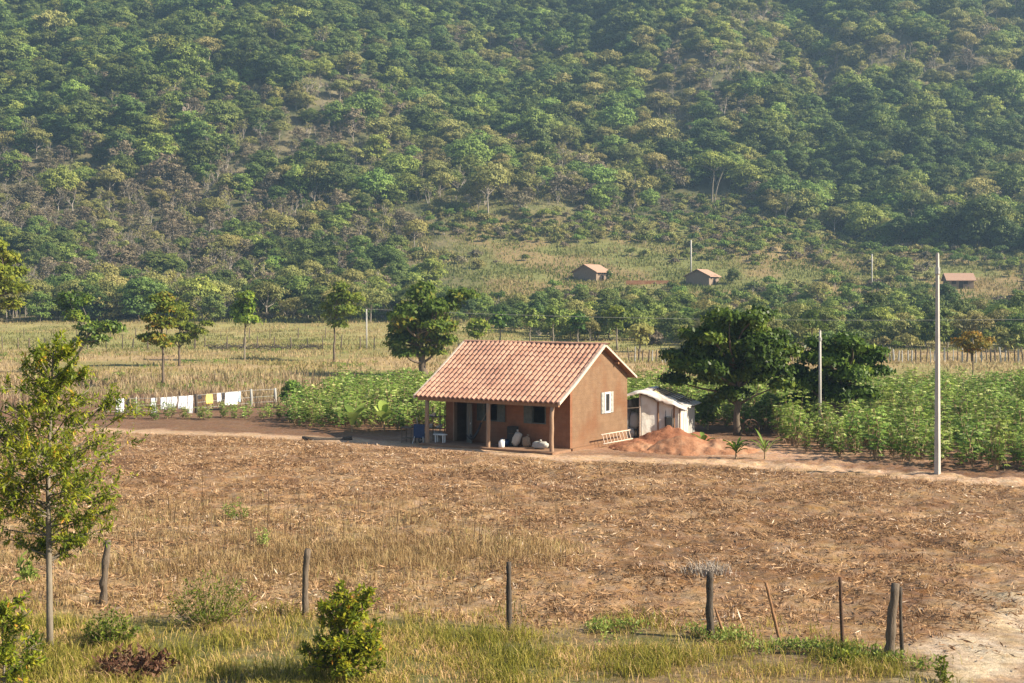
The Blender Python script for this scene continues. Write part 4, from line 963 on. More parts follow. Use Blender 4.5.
# wheelbarrow tipped up on its nose
x, y, _ = wl(-7.75, -1.15); z_ = gz(x, y); root = empty('wheelbarrow', (x, y, z_), HR + R(12), label='blue wheelbarrow tipped upright just left of the left porch post', cat='wheelbarrow')
g = Geo()
V = [(-.30, 0, .95), (.30, 0, .95), (.22, 0, .28), (-.22, 0, .28), (-.19, -.26, .84), (.19, -.26, .84), (.14, -.22, .40), (-.14, -.22, .40)]
V = [(a, -b, c) for a, b, c in V]
g.add(V, [(4, 5, 6, 7), (0, 4, 7, 3), (1, 2, 6, 5), (0, 1, 5, 4), (3, 7, 6, 2)]); V2 = [(a * .97, b, c) for a, b, c in V]
o = g.obj('tray', M['blue'], root); md = o.modifiers.new('th', 'SOLIDIFY'); md.thickness = .015
bk = Geo(); bk.box(-.29, .29, -.02, .0, .30, .94); bk.obj('tray_back', M['blue'], root)
for sx in (-1, 1):
    g = Geo(); g.tube([(sx * .26, .28, 1.25), (sx * .2, .30, .6), (sx * .07, .12, .16)], .02, 6); g.obj('handle_bar', M['metal'], root)
    g = Geo(); g.tube([(sx * .22, -.05, .36), (sx * .30, -.14, 0)], .018, 6); g.obj('leg', M['metal'], root)
g = Geo(); th = np.linspace(0, 2 * math.pi, 21); g.tube(np.stack([0 * th, .12 + .15 * np.cos(th), .19 + .15 * np.sin(th)], 1), .035, 6, cap=False); wh = g.obj('wheel', M['black'], root, smooth=True)
g = Geo(); g.tube([(-.07, .12, .19), (.07, .12, .19)], .018, 6); g.obj('axle', M['metal'], wh)
# small wooden stand left of it
x, y, _ = wl(-8.5, -1.0); z_ = gz(x, y); root = empty('stand', (x, y, z_), HR, label='small wooden frame stand left of the blue wheelbarrow', cat='stand')
for sx in (-.28, .28):
    for sy in (-.18, .18): g = Geo(); g.tube([(sx, sy, -.05), (sx, sy, .75)], .025, 6); g.obj('leg', M['wood'], root)
for zz in (.22, .7):
    g = Geo(); g.box(-.32, .32, -.2, -.16, zz, zz + .05); g.box(-.32, .32, .16, .2, zz, zz + .05); g.obj('rail', M['wood'], root)
g = Geo(); g.box(-.33, .33, -.22, .22, .752, .775); g.obj('top', M['wood'], root)
# ladder lying on edge against the gable wall
x, y, _ = wl(.32, 3.45); z_ = .16; root = empty('ladder', (x, y, 0), HR, label='pale wooden ladder lying on its side against the gable wall', cat='ladder')
tl = R(18)
def lp(s, h): return (.42 - h * math.sin(tl) - .18 * 0 - .1, s, .18 + h * math.cos(tl))
for h in (0, .44):
    g = Geo(); g.tube([lp(-1.5, h), lp(0, h), lp(1.4, h)], .032, 6); g.obj('rail', M['verge'], root, smooth=True)
for k in range(9):
    s = -1.35 + k * .325; g = Geo(); g.tube([lp(s, 0), lp(s, .44)], .022, 5); g.obj('rung', M['verge'], root)

# ------------------------------------------------------------------ plastic covered shed
SX, SY = 8.36, 69.7; SZ = gz(SX, SY)
SR = R(8); SK = .55
shed = empty('shed', (SX, SY, SZ), SR, label='makeshift shed of white plastic sheeting with patched grey roof', cat='shed')
def rz_(x, y):   # roof height of the shed in local x
    return 2.42 - (x + 1.9) * .42 if x > -1.9 else 2.42 + (x + 1.9) * .33
def wavy(x0, x1, z0f, z1f, y, seed, amp=.04, nx=24, nz=14, axis='x'):
    rng = np.random.RandomState(seed); V = []
    for i in range(nz + 1):
        for j in range(nx + 1):
            a = x0 + (x1 - x0) * j / nx; b = z0f(a) + (z1f(a) - z0f(a)) * i / nz
            w = (float(vnoise(a * 4, b * 1.2, seed)) - .5) * amp * 2
            V.append((a, y + w, b) if axis == 'x' else (y + w, a, b))
    F = [(i * (nx + 1) + j, i * (nx + 1) + j + 1, (i + 1) * (nx + 1) + j + 1, (i + 1) * (nx + 1) + j) for i in range(nz) for j in range(nx)]
    return V, F
def sheet(name, V, F, mat, parent, th=.01):
    g = Geo(); g.add(V, F); o = g.obj(name, M[mat], parent, smooth=True); md = o.modifiers.new('th', 'SOLIDIFY'); md.thickness = th; return o
for (a, b, sd) in ((-1.98, -1.12, 1), (-1.08, -.3, 2), (-.28, .0, 3)):
    V, F = wavy(a, b, lambda q: -.05, lambda q: rz_(q, 0) - .12 - (.12 if q < -1 else 0), 0, sd); sheet('plastic_wall', V, F, 'plastic', shed)
V, F = wavy(0, .42, lambda q: -.05, lambda q: 1.5, 0, 4, nx=10); ca, sa = math.cos(R(50)), math.sin(R(50)); V = [(a * ca - b * sa, a * sa + b * ca, c) for a, b, c in V]; sheet('plastic_wall', V, F, 'plastic', shed)
for k in range(5):
    g = Geo(); g.box(0, .025, k * .38, k * .38 + .365, -.1, 1.38 + .02 * (k % 2), M=Matrix.Translation((.28, .36, 0)) @ Matrix.Rotation(R(-32), 4, 'Z')); g.obj('board', M['plastic'] if k < 2 else M['grey_board'], shed)
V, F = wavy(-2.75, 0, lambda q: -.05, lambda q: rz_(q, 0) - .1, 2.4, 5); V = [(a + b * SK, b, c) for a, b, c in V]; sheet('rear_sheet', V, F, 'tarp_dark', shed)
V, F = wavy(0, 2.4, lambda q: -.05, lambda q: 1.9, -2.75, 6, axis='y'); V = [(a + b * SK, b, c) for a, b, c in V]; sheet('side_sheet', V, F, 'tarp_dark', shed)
for i, (a, b) in enumerate([(-2.75, -.03), (-2.03, -.05), (-1.1, -.05), (-.28, -.05), (.02, -.06), (.02, 2.4), (-2.75, 2.42), (-1.9, 2.44)]):
    g = Geo(); g.tube([(a + b * SK, b, -.2), (a + b * SK, b, rz_(a, 0) - .1)], .04, 6); g.obj('pole', M['verge'] if i in (1,) else M['red_wood'] if i in (2, 3) else M['post_wood'], shed)
g = Geo(); g.tube([(-2.75, -.08, 1.5), (-2.05, -.08, 1.55)], .03, 6); g.obj('cross_pole', M['wood'], shed)
def roofsheet(x0, x1, y0, y1, lift, seed, mat, name, amp=.05, droop=None, nx=16, ny=14):
    V = []
    for i in range(ny + 1):
        for j in range(nx + 1):
            a = x0 + (x1 - x0) * j / nx; b = y0 + (y1 - y0) * i / ny
            z = rz_(a, b) + lift + (float(fbm(a * 3, b * 3, seed, 3)) - .5) * amp * 2
            if abs(a + 1.9) < .5: z -= .06 * (1 - abs(a + 1.9) / .5)
            if droop and i == 0: z -= droop * (.6 + .8 * float(vnoise(a * 5, 1, seed))); b += .03
            if droop and i == 1: z -= droop * .2
            V.append((a + b * SK, b, z))
    F = [(i * (nx + 1) + j, i * (nx + 1) + j + 1, (i + 1) * (nx + 1) + j + 1, (i + 1) * (nx + 1) + j) for i in range(ny) for j in range(nx)]
    return sheet(name, V, F, mat, shed, .02)
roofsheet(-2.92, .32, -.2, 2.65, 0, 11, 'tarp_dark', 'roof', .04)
roofsheet(-2.98, .42, -.36, .55, .06, 12, 'tarp', 'roof_tarp', .07, .16, 34, 8)
roofsheet(-1.5, -1.0, .45, 1.9, .08, 13, 'tarp_yellow', 'roof_patch', .02)
roofsheet(-.8, -.35, .3, 2.5, .09, 14, 'plastic', 'roof_patch', .05)
roofsheet(-.1, .4, .2, 2.7, .075, 15, 'tarp', 'roof_patch', .05)
roofsheet(-2.0, -1.6, .5, 2.3, .09, 16, 'tarp', 'roof_patch', .04)
for k in range(4):
    y_ = .7 + k * .5; g = Geo(); g.tube([(-1.6 + y_ * SK, y_, rz_(-1.6, 0) + .13), (.2 + y_ * SK, y_ + .12, rz_(.2, 0) + .15)], .025, 5); g.obj('batten', M['wood'], shed)
# black pannier hanging on the shed wall
x, y = loc2w(-.62, -.14, SX, SY, SR); root = empty('basket', (x, y, SZ + .45), HR, label='black basket hanging by two straps on the white shed wall', cat='basket')
g = Geo(); g.tube([(0, 0, 0), (0, 0, .04), (0, 0, .6), (0, 0, .62)], [.16, .19, .22, .2], 4); g.obj('body', M['black'], root)
for sx in (-.16, .16): g = Geo(); g.tube([(sx, 0, .6), (sx * 1.1, .04, 1.0)], .014, 5); g.obj('strap', M['black'], root)
# things in the dark open bay
for i, (lx, ly, c, lab) in enumerate([(-2.45, .45, 'sack', 'pale bundle low in the dark open bay of the shed'), (-2.2, .8, 'tarp', 'grey bundle heaped high in the dark open bay of the shed')]):
    x, y = loc2w(lx, ly, SX, SY, SR); g = Geo(); lumpy(g, (0, 0, (.25, .8)[i]), ((.25, .2, .27), (.28, .22, .45))[i], 5 + i); tag(g.obj('bundle', M[c], None, True, (x, y, SZ)), lab, 'bundle')
x, y = loc2w(-2.25, .75, SX, SY, SR); root = empty('crate', (x, y, SZ), HR, label='wooden crate under the grey bundle in the shed bay', cat='crate')
for k in range(3): g = Geo(); g.box(-.3, .3, -.25, -.22, .02 + k * .13, .12 + k * .13); g.box(-.3, .3, .22, .25, .02 + k * .13, .12 + k * .13); g.obj('side_board', M['wood'], root)
g = Geo(); g.box(-.3, .3, -.22, .22, .37, .40); g.box(-.3, -.26, -.22, .22, 0, .37); g.box(.26, .3, -.22, .22, 0, .37); g.obj('frame', M['wood'], root)

# ------------------------------------------------------------------ earth heaps
def heap(name, cx, cy, rx, ry, h, mat, label, seed, humps, rz=0):
    nx, ny = 60, 44; V = []; g = Geo()
    X, Y = np.meshgrid(np.linspace(-rx, rx, nx), np.linspace(-ry, ry, ny))
    Z = np.zeros_like(X) - .06
    for (hx, hy, hr, hh) in humps:
        d = np.sqrt((X - hx) ** 2 + ((Y - hy) * 1.1) ** 2) / hr + (fbm(X * 1.6 + seed, Y * 1.6, seed, 3) - .5) * .35
        Z = np.maximum(Z, hh * (1 - d) ** 1.0 * (d < 1) - .06 * (d >= 1) + 0)
    k = Z > -.05
    Z = Z + k * ((fbm(X * 3.2, Y * 3.2, seed + 5, 4) - .5) * .26)
    c_, s_ = math.cos(rz), math.sin(rz); GX = cx + X * c_ - Y * s_; GY = cy + X * s_ + Y * c_
    ZZ = Z + ground(GX, GY) - gz(cx, cy)
    i = np.arange(ny - 1)[:, None] * nx + np.arange(nx - 1)[None]; F = np.stack([i, i + 1, i + nx + 1, i + nx], -1).reshape(-1, 4)
    keep = (Z.ravel()[F] > -.055).any(1)
    g.add(np.stack([GX - cx, GY - cy, ZZ], -1).reshape(-1, 3), F[keep]); return tag(g.obj(name, M[mat], smooth=True, loc=(cx, cy, gz(cx, cy))), label, 'earth heap')
# rear heap (peak about 665,434) and front heap (peak about 688,443)
heap('earth_heap', 7.4, 66.6, 3.3, 2.6, 1.0, 'sand_dark', 'darker red earth heap nearer the white shed', 3, [(.1, .3, 2.2, .98), (1.3, .2, 1.7, .6), (-1.5, -.8, 1.6, .45)])
heap('earth_heap', 8.3, 64.2, 3.4, 2.3, 1.2, 'sand', 'lighter orange earth heap in front of the darker one', 4, [(-.5, 0, 2.0, .80), (1.2, .0, 1.9, .55), (.2, .3, 1.9, .62)])
heap('earth_heap', 5.9, 64.7, 1.7, 1.3, .6, 'sand', 'smallest low earth heap nearest the house gable', 6, [(0, 0, 1.3, .42)])

# wheel leaning on the shade tree
x, y, z = GP(751, 436); root = empty('cart_wheel', (x, y, z + .41), R(12), label='old rusty cart wheel leaning by the trunk of the shade tree', cat='wheel')
root.rotation_euler = (R(-12), 0, R(10)); th = np.linspace(0, 2 * math.pi, 29)
g = Geo(); g.tube(np.stack([.42 * np.cos(th), 0 * th, .42 * np.sin(th)], 1), .045, 6, cap=False); g.obj('rim', M['rust'], root, smooth=True)
g = Geo(); g.tube([(0, -.1, 0), (0, .1, 0)], .08, 10); g.obj('hub', M['rust'], root)
for k in range(8):
    a = k * math.pi / 4; g = Geo(); g.tube([(.07 * math.cos(a), 0, .07 * math.sin(a)), (.40 * math.cos(a), 0, .40 * math.sin(a))], .018, 5); g.obj('spoke', M['rust'], root)

# ------------------------------------------------------------------ clothes line fence
CL = [(103, 416, 398), (136, 413, 397), (156, 412, 397), (196, 418, 394), (251, 407, 389), (275, 405, 388)]
cf = empty('garden_fence', (at(103, 82.6), 82.6, 0), 0, label='rough post and wire fence that holds the washing', cat='fence')
def cline(px):
    D = np.interp(px, [80, 103, 196, 275, 300], [82.2, 82.6, 84.6, 91, 92]); return at(px, D), float(D)
tp = []
for i, (px, b, t_) in enumerate(CL):
    x, y = cline(px); z = gz(x, y); H = hz(t_, y) - z; r = (.06, .05, .045, .09, .085, .09)[i]
    g = Geo(); g.tube([(x - cf.location.x, y - cf.location.y, z - .3), (x - cf.location.x + .03, y - cf.location.y, z + H * .5), (x - cf.location.x, y - cf.location.y, z + H)], [r * 1.1, r, r * .9], 7); g.obj('post', M[('wood', 'grey_board', 'wood', 'dark_wood', 'grey_board', 'grey_board')[i]], cf, smooth=True)
    tp.append((x - cf.location.x, y - cf.location.y, z, H))
for fr in (.93, .55, .25):
    g = Geo(); g.tube([(a, b, c + h * fr) for a, b, c, h in tp], .012, 4, cap=False); g.obj('wire', M['grey_board'], cf)
def wire_z(px):
    xs_ = [t[0] + cf.location.x for t in tp]; x, y = cline(px); return float(np.interp(x, xs_, [t[2] + t[3] * .93 for t in tp]))
CLOTH = [(116, 124, 14, 'cloth_white', 'white cloth alone at the left end of the washing line'), (126.5, 129.5, 7, 'cloth_dark', 'small dark garment right of the lone white cloth'),
         (151, 157, 15, 'cloth_white', 'narrow crooked white cloth at the left of the main washing'), (160.5, 166, 12, 'cloth_white', 'white cloth second from the left of the main washing'),
         (166.5, 171, 12, 'cloth_white', 'white cloth in the middle of the left three hanging close together'), (171.5, 177, 11, 'cloth_white', 'white cloth at the right of the left three hanging close together'),
         (178.5, 187, 13, 'cloth_white', 'broad white cloth just left of the dark thick post'), (187.5, 193, 18, 'cloth_white', 'longest white cloth reaching down to the green plants by the thick post'),
         (198, 201.5, 4.5, 'cloth_dark', 'small dark garment just right of the dark thick post'), (206, 212.5, 10, 'cloth_yellow', 'yellow cloth on the line, the only yellow one'),
         (217, 221, 9, 'cloth_white', 'narrow white cloth between the yellow cloth and the dark one'), (221.6, 224.6, 9, 'cloth_dark', 'dark garment left of the widest white sheet'),
         (225.2, 238, 13, 'cloth_white', 'widest white sheet at the right of the washing line'), (238.4, 240.6, 11, 'cloth_blue', 'pale blue cloth at the right end of the washing')]
for i, (a, b, hpx, mat, lab) in enumerate(CLOTH):
    rng = np.random.RandomState(i + 60); V = []; nx, nz = 14, 8; xm, ym = cline((a + b) / 2); D = ym; hh = hpx * D / FOC; zt = wire_z((a + b) / 2) + .015
    for s in (-1, 1):           # folded over the wire: a front and a back fall
        for k in range(nz + 1) if s == 1 else range(nz, 0, -1):
            for j in range(nx + 1):
                x, y = cline(a + (b - a) * j / nx); f = k / nz
                L_ = hh * (1 if s == 1 else .8) * (1 + .06 * math.sin(j * 1.7 + i)); wv = .035 * math.sin(j * 1.9 + i * 2) * f + .02 * math.sin(j * .7 + k)
                V.append((x - xm + .03 * math.sin(k * .8 + i) * f, y - ym - s * (.012 + .03 * f) + wv, -L_ * f))
    rows = len(V) // (nx + 1); F = [(r * (nx + 1) + j, r * (nx + 1) + j + 1, (r + 1) * (nx + 1) + j + 1, (r + 1) * (nx + 1) + j) for r in range(rows - 1) for j in range(nx)]
    g = Geo(); g.add(V, F); o = g.obj('hung_cloth', M[mat], smooth=True, loc=(xm, ym, zt)); md = o.modifiers.new('th', 'SOLIDIFY'); md.thickness = .004
    tag(o, lab, 'cloth', 'washing on the garden fence')

# ------------------------------------------------------------------ cassava crop
def cassava(seed, H=1.7, nst=5, nl=19, lf=.155):
    rng = np.random.RandomState(seed); g = Geo()
    for s in range(nst):
        a = rng.uniform(0, 6.28); top = np.array([math.cos(a) * rng.uniform(.1, .42), math.sin(a) * rng.uniform(.1, .42), H * rng.uniform(.5, 1.0)])
        P = limb((0, 0, -.05), top, rng, .06, 4); g.tube(P, [.022, .018, .015, .012], 4, 1, cap=False)
        for k in range(nl):
            t = rng.uniform(.22, 1.02) if k > 2 else 1.0; b = P[0] + (P[-1] - P[0]) * t; th = rng.uniform(0, 6.28); L = rng.uniform(.18, .34)
            e = b + np.array([math.cos(th) * L, math.sin(th) * L, rng.uniform(-.04, .2)])
            n = 6; aa = th + np.linspace(-1.9, 1.9, n); dd = np.stack([np.cos(aa), np.sin(aa), np.full(n, rng.uniform(-1.1, -.1))], 1)
            nn = np.tile(np.array([math.cos(th) * .9, math.sin(th) * .9, .8]), (n, 1)) + rng.normal(0, .2, (n, 3))
            g.leaves(np.tile(e, (n, 1)), dd, nn, lf * rng.uniform(.8, 1.3) * (1 - .3 * np.abs(np.linspace(-1, 1, n))), lf * .40, 0, np.clip(rng.normal(.35 + .35 * t - .1, .18) + rng.normal(0, .05, n) + (rng.rand() < .06) * .5, 0, 1), mid=.6)
        # dry lower leaves
        nd = 4; g.leaves(P[1] + rng.normal(0, .08, (nd, 3)), unit(nd, rng) + np.array([0, 0, -1.2]), unit(nd, rng), .22, .07, 2, rng.rand(nd))
    return g.mesh('cassava_plant', [M['leaf_crop'], M['crop_stem'], M['stalk']])
CM = {'a': cassava(1), 'b': cassava(2, 1.9, 6), 'c': cassava(3, 1.5, 4), 'd': cassava(4, 1.7, 4, 22)}
def right_crop_front(x):   # near edge of the right field, just behind the track
    return np.interp(x, [9, 12.2, 13.0, 14.5, 18, 22, 40], [78, 74, 63.6, 60.0, 57.6, 55.4, 46.5]) 
rng = np.random.RandomState(15); crop = []
for y in np.arange(50, 112, 1.15):
    for x in np.arange(9, .366 * y * 1.12 + 6, 1.1):
        X = x + rng.uniform(-.3, .3); Y = y + rng.uniform(-.3, .3)
        if Y < right_crop_front(X) + .3 or Y > 104 + rng.uniform(-2, 2): continue
        if math.hypot(X - 11.4, Y - 70) < 2.2 or math.hypot(X - 17.3, (Y - 72.5) * .6) < 1.8: continue
        crop.append((X, Y, 'abcd'[rng.randint(4)], rng.uniform(.62, 1.25) * (1 - .2 * (Y > 95))))
for y in np.arange(69, 103, .95):
    for x in np.arange(-22.5, 9, .9):
        X = x + rng.uniform(-.3, .3); Y = y + rng.uniform(-.3, .3)
        front = np.interp(X, [-24, -13, -12, -6, -3, 0, 9], [80, 79, 75.0, 73.5, 74.5, 76, 79])
        if Y < front or Y > 100: continue
        px, py = proj(X, Y, 0)
        if X < -12.5 and (Y > 82.1 or Y < 80.0): continue
        if Y > 89 and X < -12 - 0: continue
        lx = (X - HX) * math.cos(-HR) - (Y - HY) * math.sin(-HR); ly = (X - HX) * math.sin(-HR) + (Y - HY) * math.cos(-HR)
        if -8.8 < lx < 1 and ly < 7.2: continue
        sx = (X - SX) * math.cos(-HR) - (Y - SY) * math.sin(-HR); sy = (X - SX) * math.sin(-HR) + (Y - SY) * math.cos(-HR)
        if -4.3 < sx < .8 and sy < 3.2: continue
        if X > -12.5 and fbm(X / 3, Y / 3, 44, 2) < .36: continue
        hgt = .58 if X < -12.5 else (.8 if Y < 79 else 1.0)
        crop.append((X, Y, 'abcd'[rng.randint(4)], rng.uniform(.8, 1.15) * hgt))
crop.sort(key=lambda p: p[1] + (0 if inview(p) else 500))
for p in crop[:295]:
    o = bpy.data.objects.new('cassava_plant', CM[p[2]]); COL.objects.link(o); o.location = (p[0], p[1], gz(p[0], p[1])); o.rotation_euler = (0, 0, rr_.rand() * 6.28); o.scale = (p[3],) * 3
    rgt = p[0] > 8
    tag(o, 'leafy green crop plant ' + ('in the field behind the tall pole' if rgt else 'in the plot left of and behind the house'), 'crop plant', 'crop plants ' + ('in the right field' if rgt else 'by the house'))
instancer('crop', crop[295:], CM, 'farther part of the dense green leafy crop', 'crop', list(CM.keys()))
print('CROP', len(crop))
# taller leafy bushes seen between shed and shade tree, banana like plants in the yard
def broad_plant(px, py, hpx, nleaf, label, seed, lw=.3, col='leaf_crop', name='garden_plant', up=1.0):
    x, y, z = GP(px, py); rng = np.random.RandomState(seed); H = hpx * y / FOC; root = empty(name, (x, y, z), 0, label=label, cat='plant')
    g = Geo(); g.tube([(0, 0, -.05), (0, 0, H * .4)], [.05, .03], 6); g.obj('stem', M['crop_stem'], root)
    g = Geo()
    for k in range(nleaf):
        a = k * 2.4 + rng.uniform(-.3, .3); L = H * rng.uniform(.55, .9); t = np.linspace(0, 1, 6)[:, None]; d = np.array([math.cos(a), math.sin(a), 0]); b = np.array([0, 0, H * rng.uniform(.15, .4)])
        P = b + d * t * L * .75 + np.array([0, 0, 1.]) * (t * L * up * rng.uniform(.8, 1.2) - t ** 2 * L * .55); s = np.cross(d, [0, 0, 1.]); wv = lw * L * np.sin(np.linspace(.25, math.pi - .05, 6))[:, None] * .5
        V = np.concatenate([P + s * wv + np.array([0, 0, .04]), P, P - s * wv + np.array([0, 0, .04])]); i = np.arange(5)
        F = np.concatenate([np.stack([i, i + 1, i + 7, i + 6], 1), np.stack([i + 6, i + 7, i + 13, i + 12], 1)]); g.add(V, F, 0, rng.uniform(.3, .95))
    g.obj('leaves', M[col], root, smooth=True)
broad_plant(703, 448, 20, 7, 'small bright green banana like plant beside the earth heap', 1, .35)
broad_plant(736, 459, 26, 22, 'dark green spiky leaved plant in the yard right of the heaps', 2, .12, 'leaf_dark')
broad_plant(765, 459, 26, 8, 'thin young plant with a pale stem right of the spiky one', 3, .13, up=1.3)
broad_plant(588 - 60 + 18, 0 + 430, 0.1, 1, 'x', 4) if False else None
for i, (px, py, r, lab) in enumerate([(352, 437, 9, 'yellow green banana leaves among the crop left of the porch'), (384, 436, 11, 'broad pale banana leaves just left of the roof eave')]):
    x, y, z = GP(px, py); broad_plant(px, py - 5, 38, 8, lab, 10 + i, .3)
px_tree('bush', 'tall leafy bush between the shed and the shade tree', 708, 430, [(703, 410, 9, .9), (712, 416, 9, .9), (700, 422, 8, .9), (716, 402, 7, .8), (708, 400, 7, .8)], .05, M['leaf_crop'], M['crop_stem'], 95, nclump=9, nleaf=26, cs=.3, L=.22, W=.11, cat='bush', vb=.6)
px_tree('bush', 'leafy bush behind the trunk of the shade tree', 768, 428, [(762, 408, 10, .9), (775, 412, 10, .9), (785, 405, 9, .8), (770, 400, 8, .8)], .05, M['leaf_crop'], M['crop_stem'], 96, nclump=9, nleaf=26, cs=.3, L=.22, W=.11, cat='bush', vb=.55)
px_tree('bush', 'rounded dark bush at the left end of the green plot', 293, 408, [(290, 392, 6, .9), (298, 393, 7, .9), (286, 398, 5, .9), (293, 386, 5, .9)], .05, M['leaf_crop'], M['crop_stem'], 97, nclump=8, nleaf=26, cs=.33, L=.24, W=.12, cat='bush', vb=.25)

# dark streak on the ground and brush line left of the house
def ground_streak(name, pts, r, mat, label, cat):
    g = Geo(); rng = np.random.RandomState(3)
    for k in range(len(pts)):
        (x0, y0, x1, y1, rr) = pts[k]; g.tube(limb((x0, y0, gz(x0, y0) + rr * .6), (x1, y1, gz(x1, y1) + rr * .6), rng, .03, 5), rr, 7)
    return tag(g.obj(name, M[mat], smooth=True), label, cat)
x0, y0, _ = GP(302, 440); x1, y1, _ = GP(352, 440)
ground_streak('streak', [(x0, y0, x1, y1, .13)], .1, 'dark_wood', 'dark log lying at the end of the house shadow', 'streak')  # long dark tube drawn for the dark band on the ground
rng = np.random.RandomState(23); g = Geo()
for k in range(160):
    px = rng.uniform(208, 320); x, y, z = GP(px, 349 + rng.uniform(-1.5, 1.5)); d = unit(1, rng)[0]; d[2] = abs(d[2]) * .35
    g.tube([np.array([x, y, z + rng.uniform(.05, .4)]) - d * .7, np.array([x, y, z + rng.uniform(.1, .5)]) + d * .8], [.05, .03], 4, cap=False)
tag(g.obj('brush_pile', M['dark_wood']), 'long low pile of dark cut brush along the meadow fence', 'brush', kind='stuff')

# ------------------------------------------------------------------ foreground posts
def fpost(px, base, tpx, top, r, mat, label, seed, knots=.15, name='fence_post'):
    x, y, z = GP(px, base); tx = at(tpx, y) - x; H = hz(top, y) - z; rng = np.random.RandomState(seed)
    g = Geo(); t_ = np.linspace(0, 1, 12); P = np.stack([tx * t_ + np.cumsum(rng.normal(0, r * knots, 12)) * np.sin(t_ * math.pi), np.cumsum(rng.normal(0, r * knots, 12)), -.3 + (H + .3) * t_], 1)
    g.tube(P, r * (1 + rng.uniform(-knots, knots, 12)) * np.linspace(1.1, .92, 12), 9)
    V = g.V[0]; V += rng.normal(0, r * .07, V.shape)
    return tag(g.obj(name, M[mat], smooth=True, loc=(x, y, z)), label, 'fence post')
fpost(102, 606, 108, 540, .085, 'wood', 'thick crooked grey post behind the left sapling', 1, .22)
fpost(305, 617, 308, 549, .072, 'wood', 'straight grey brown post behind the leafy bush', 2, .12)
fpost(509, 630, 509, 562, .055, 'dark_wood', 'thin straight dark post near the middle of the field edge', 3, .14)
fpost(711, 639, 710, 572, .078, 'dark_wood', 'thick near black post with a dry twig tuft above it', 4, .12)
fpost(729, 639, 715, 608, .028, 'red_wood', 'short reddish stick leaning on the near black post', 5, .15, 'leaning_stick')
fpost(785, 646, 766, 583, .032, 'red_wood', 'thin reddish stick leaning left on its own', 6, .1, 'leaning_stick')
fpost(843, 654, 840, 577, .036, 'rust', 'slim upright rusty brown post left of the split grey post', 7, .08)
fpost(889, 662, 896, 584, .095, 'wood', 'thick split grey post by the sandy track', 12, .12)
fpost(903, 662, 901, 587, .035, 'dark_wood', 'slim dark post touching the thick split grey post', 9, .1)
# dry twig tuft behind the dark post, grey stalks beside the bush
x, y, z = GP(707, 576); g = Geo(); rng = np.random.RandomState(8); P = np.array([x, y, z]) + rng.normal(0, 1, (260, 3)) * np.array([.30, .2, .02]); P[:, 2] = z
g.blades(P, rng.uniform(.2, .5, 260), .018, rng.uniform(.3, 1.0, 260), 0, rng.rand(260) * .6, rng); o = g.obj('dry_weed', M['twig']); tag(o, 'greyish dry weed clump just behind the near black post', 'weed')

# ------------------------------------------------------------------ near sapling
def sapling(px, base, trunk_pts, nbr, label, seed, leafm, zmin, zmax, Rmax, nleaf=34, L=.13, W=.04, tr=.085, name='sapling', barkm=None, D=None, bushy=False):
    x, y, z = GP(px, base) if D is None else (at(px, D), D, gz(at(px, D), D)); rng = np.random.RandomState(seed)
    root = empty(name, (x, y, z), 0, label=label, cat='tree' if not bushy else 'bush')
    P = np.array([((tx - 512) / FOC * y - x, 0, hz(ty, y) - z) for tx, ty in trunk_pts]); P[0, 2] = -.1
    tt = np.linspace(0, 1, 12); s = np.linspace(0, 1, len(P)); P = np.stack([np.interp(tt, s, P[:, k]) for k in range(3)], 1); P[:, 1] += np.sin(tt * 5) * .06
    g = Geo(); g.tube(P, np.linspace(tr, tr * .18, 12), 9); lf = Geo(); H = P[-1, 2]
    for b in range(nbr):
        f = rng.uniform(zmin, zmax) if b > 1 else zmax; z0 = f * H; p0 = np.array([np.interp(z0, P[:, 2], P[:, k]) for k in range(3)])
        a = b * 2.4 + rng.uniform(-.5, .5); prof = math.sin(math.pi * min(1, max(0, (f - zmin) / (1.02 - zmin))) ** .75) ** .6 if not bushy else 1 - .4 * f
        LB = Rmax * (.25 + .75 * prof) * rng.uniform(.7, 1.1) if bushy else Rmax * (.26 + .74 * math.exp(-((f - .55) / .24) ** 2)) * rng.uniform(.7, 1.1); up = rng.uniform(.15, .65) + .5 * f ** 3
        d = np.array([math.cos(a), math.sin(a), up]); d /= np.linalg.norm(d); pl = limb(p0, p0 + d * LB, rng, .06, 6); g.tube(pl, np.linspace(tr * .25, .006, 6), 5, cap=False)
        nt_ = 5 + int(LB * 4)
        if not bushy and f > .74: nt_ = int(nt_ * .9)
        for k in range(nt_):
            u_ = rng.uniform(.13, 1); q = np.array([np.interp(u_, np.linspace(0, 1, 6), pl[:, c]) for c in range(3)]); dd = d + unit(1, rng)[0] * .9 + np.array([0, 0, .15]); dd /= np.linalg.norm(dd)
            tl_ = LB * rng.uniform(.18, .4) * (1.15 - u_ * .4); e = q + dd * tl_; tw = limb(q, e, rng, .08, 4); g.tube(tw, [.006, .005, .004, .003], 3, cap=False)
            n = int(nleaf * rng.uniform(.5, 1.3) / 2); w_ = rng.uniform(.1, 1.05, n); pp = q + (e - q) * w_[:, None] + rng.normal(0, .015, (n, 3))
            ld = dd * .5 + unit(n, rng) * .9 + np.array([0, 0, -.25]); lf.leaves(pp, ld, unit(n, rng) * .6 + np.array([0, 0, 1.]), L * rng.uniform(.6, 1.25, n), W * rng.uniform(.7, 1.2, n), 0, np.clip(rng.uniform(.15, .75) + rng.normal(0, .17, n), 0, 1))
    g.obj('trunk', barkm or M['pale_bark'], root, smooth=True); lf.obj('crown', leafm, root)
    return root
sapling(50, 652, [(50, 652), (48, 560), (47, 470), (52, 400), (54, 352)], 92, 'young tree with pale grey trunk and loose yellow green crown at the left', 101, M['leaf_near'], .29, .98, 2.1, nleaf=50, L=.13, W=.042, tr=.072)
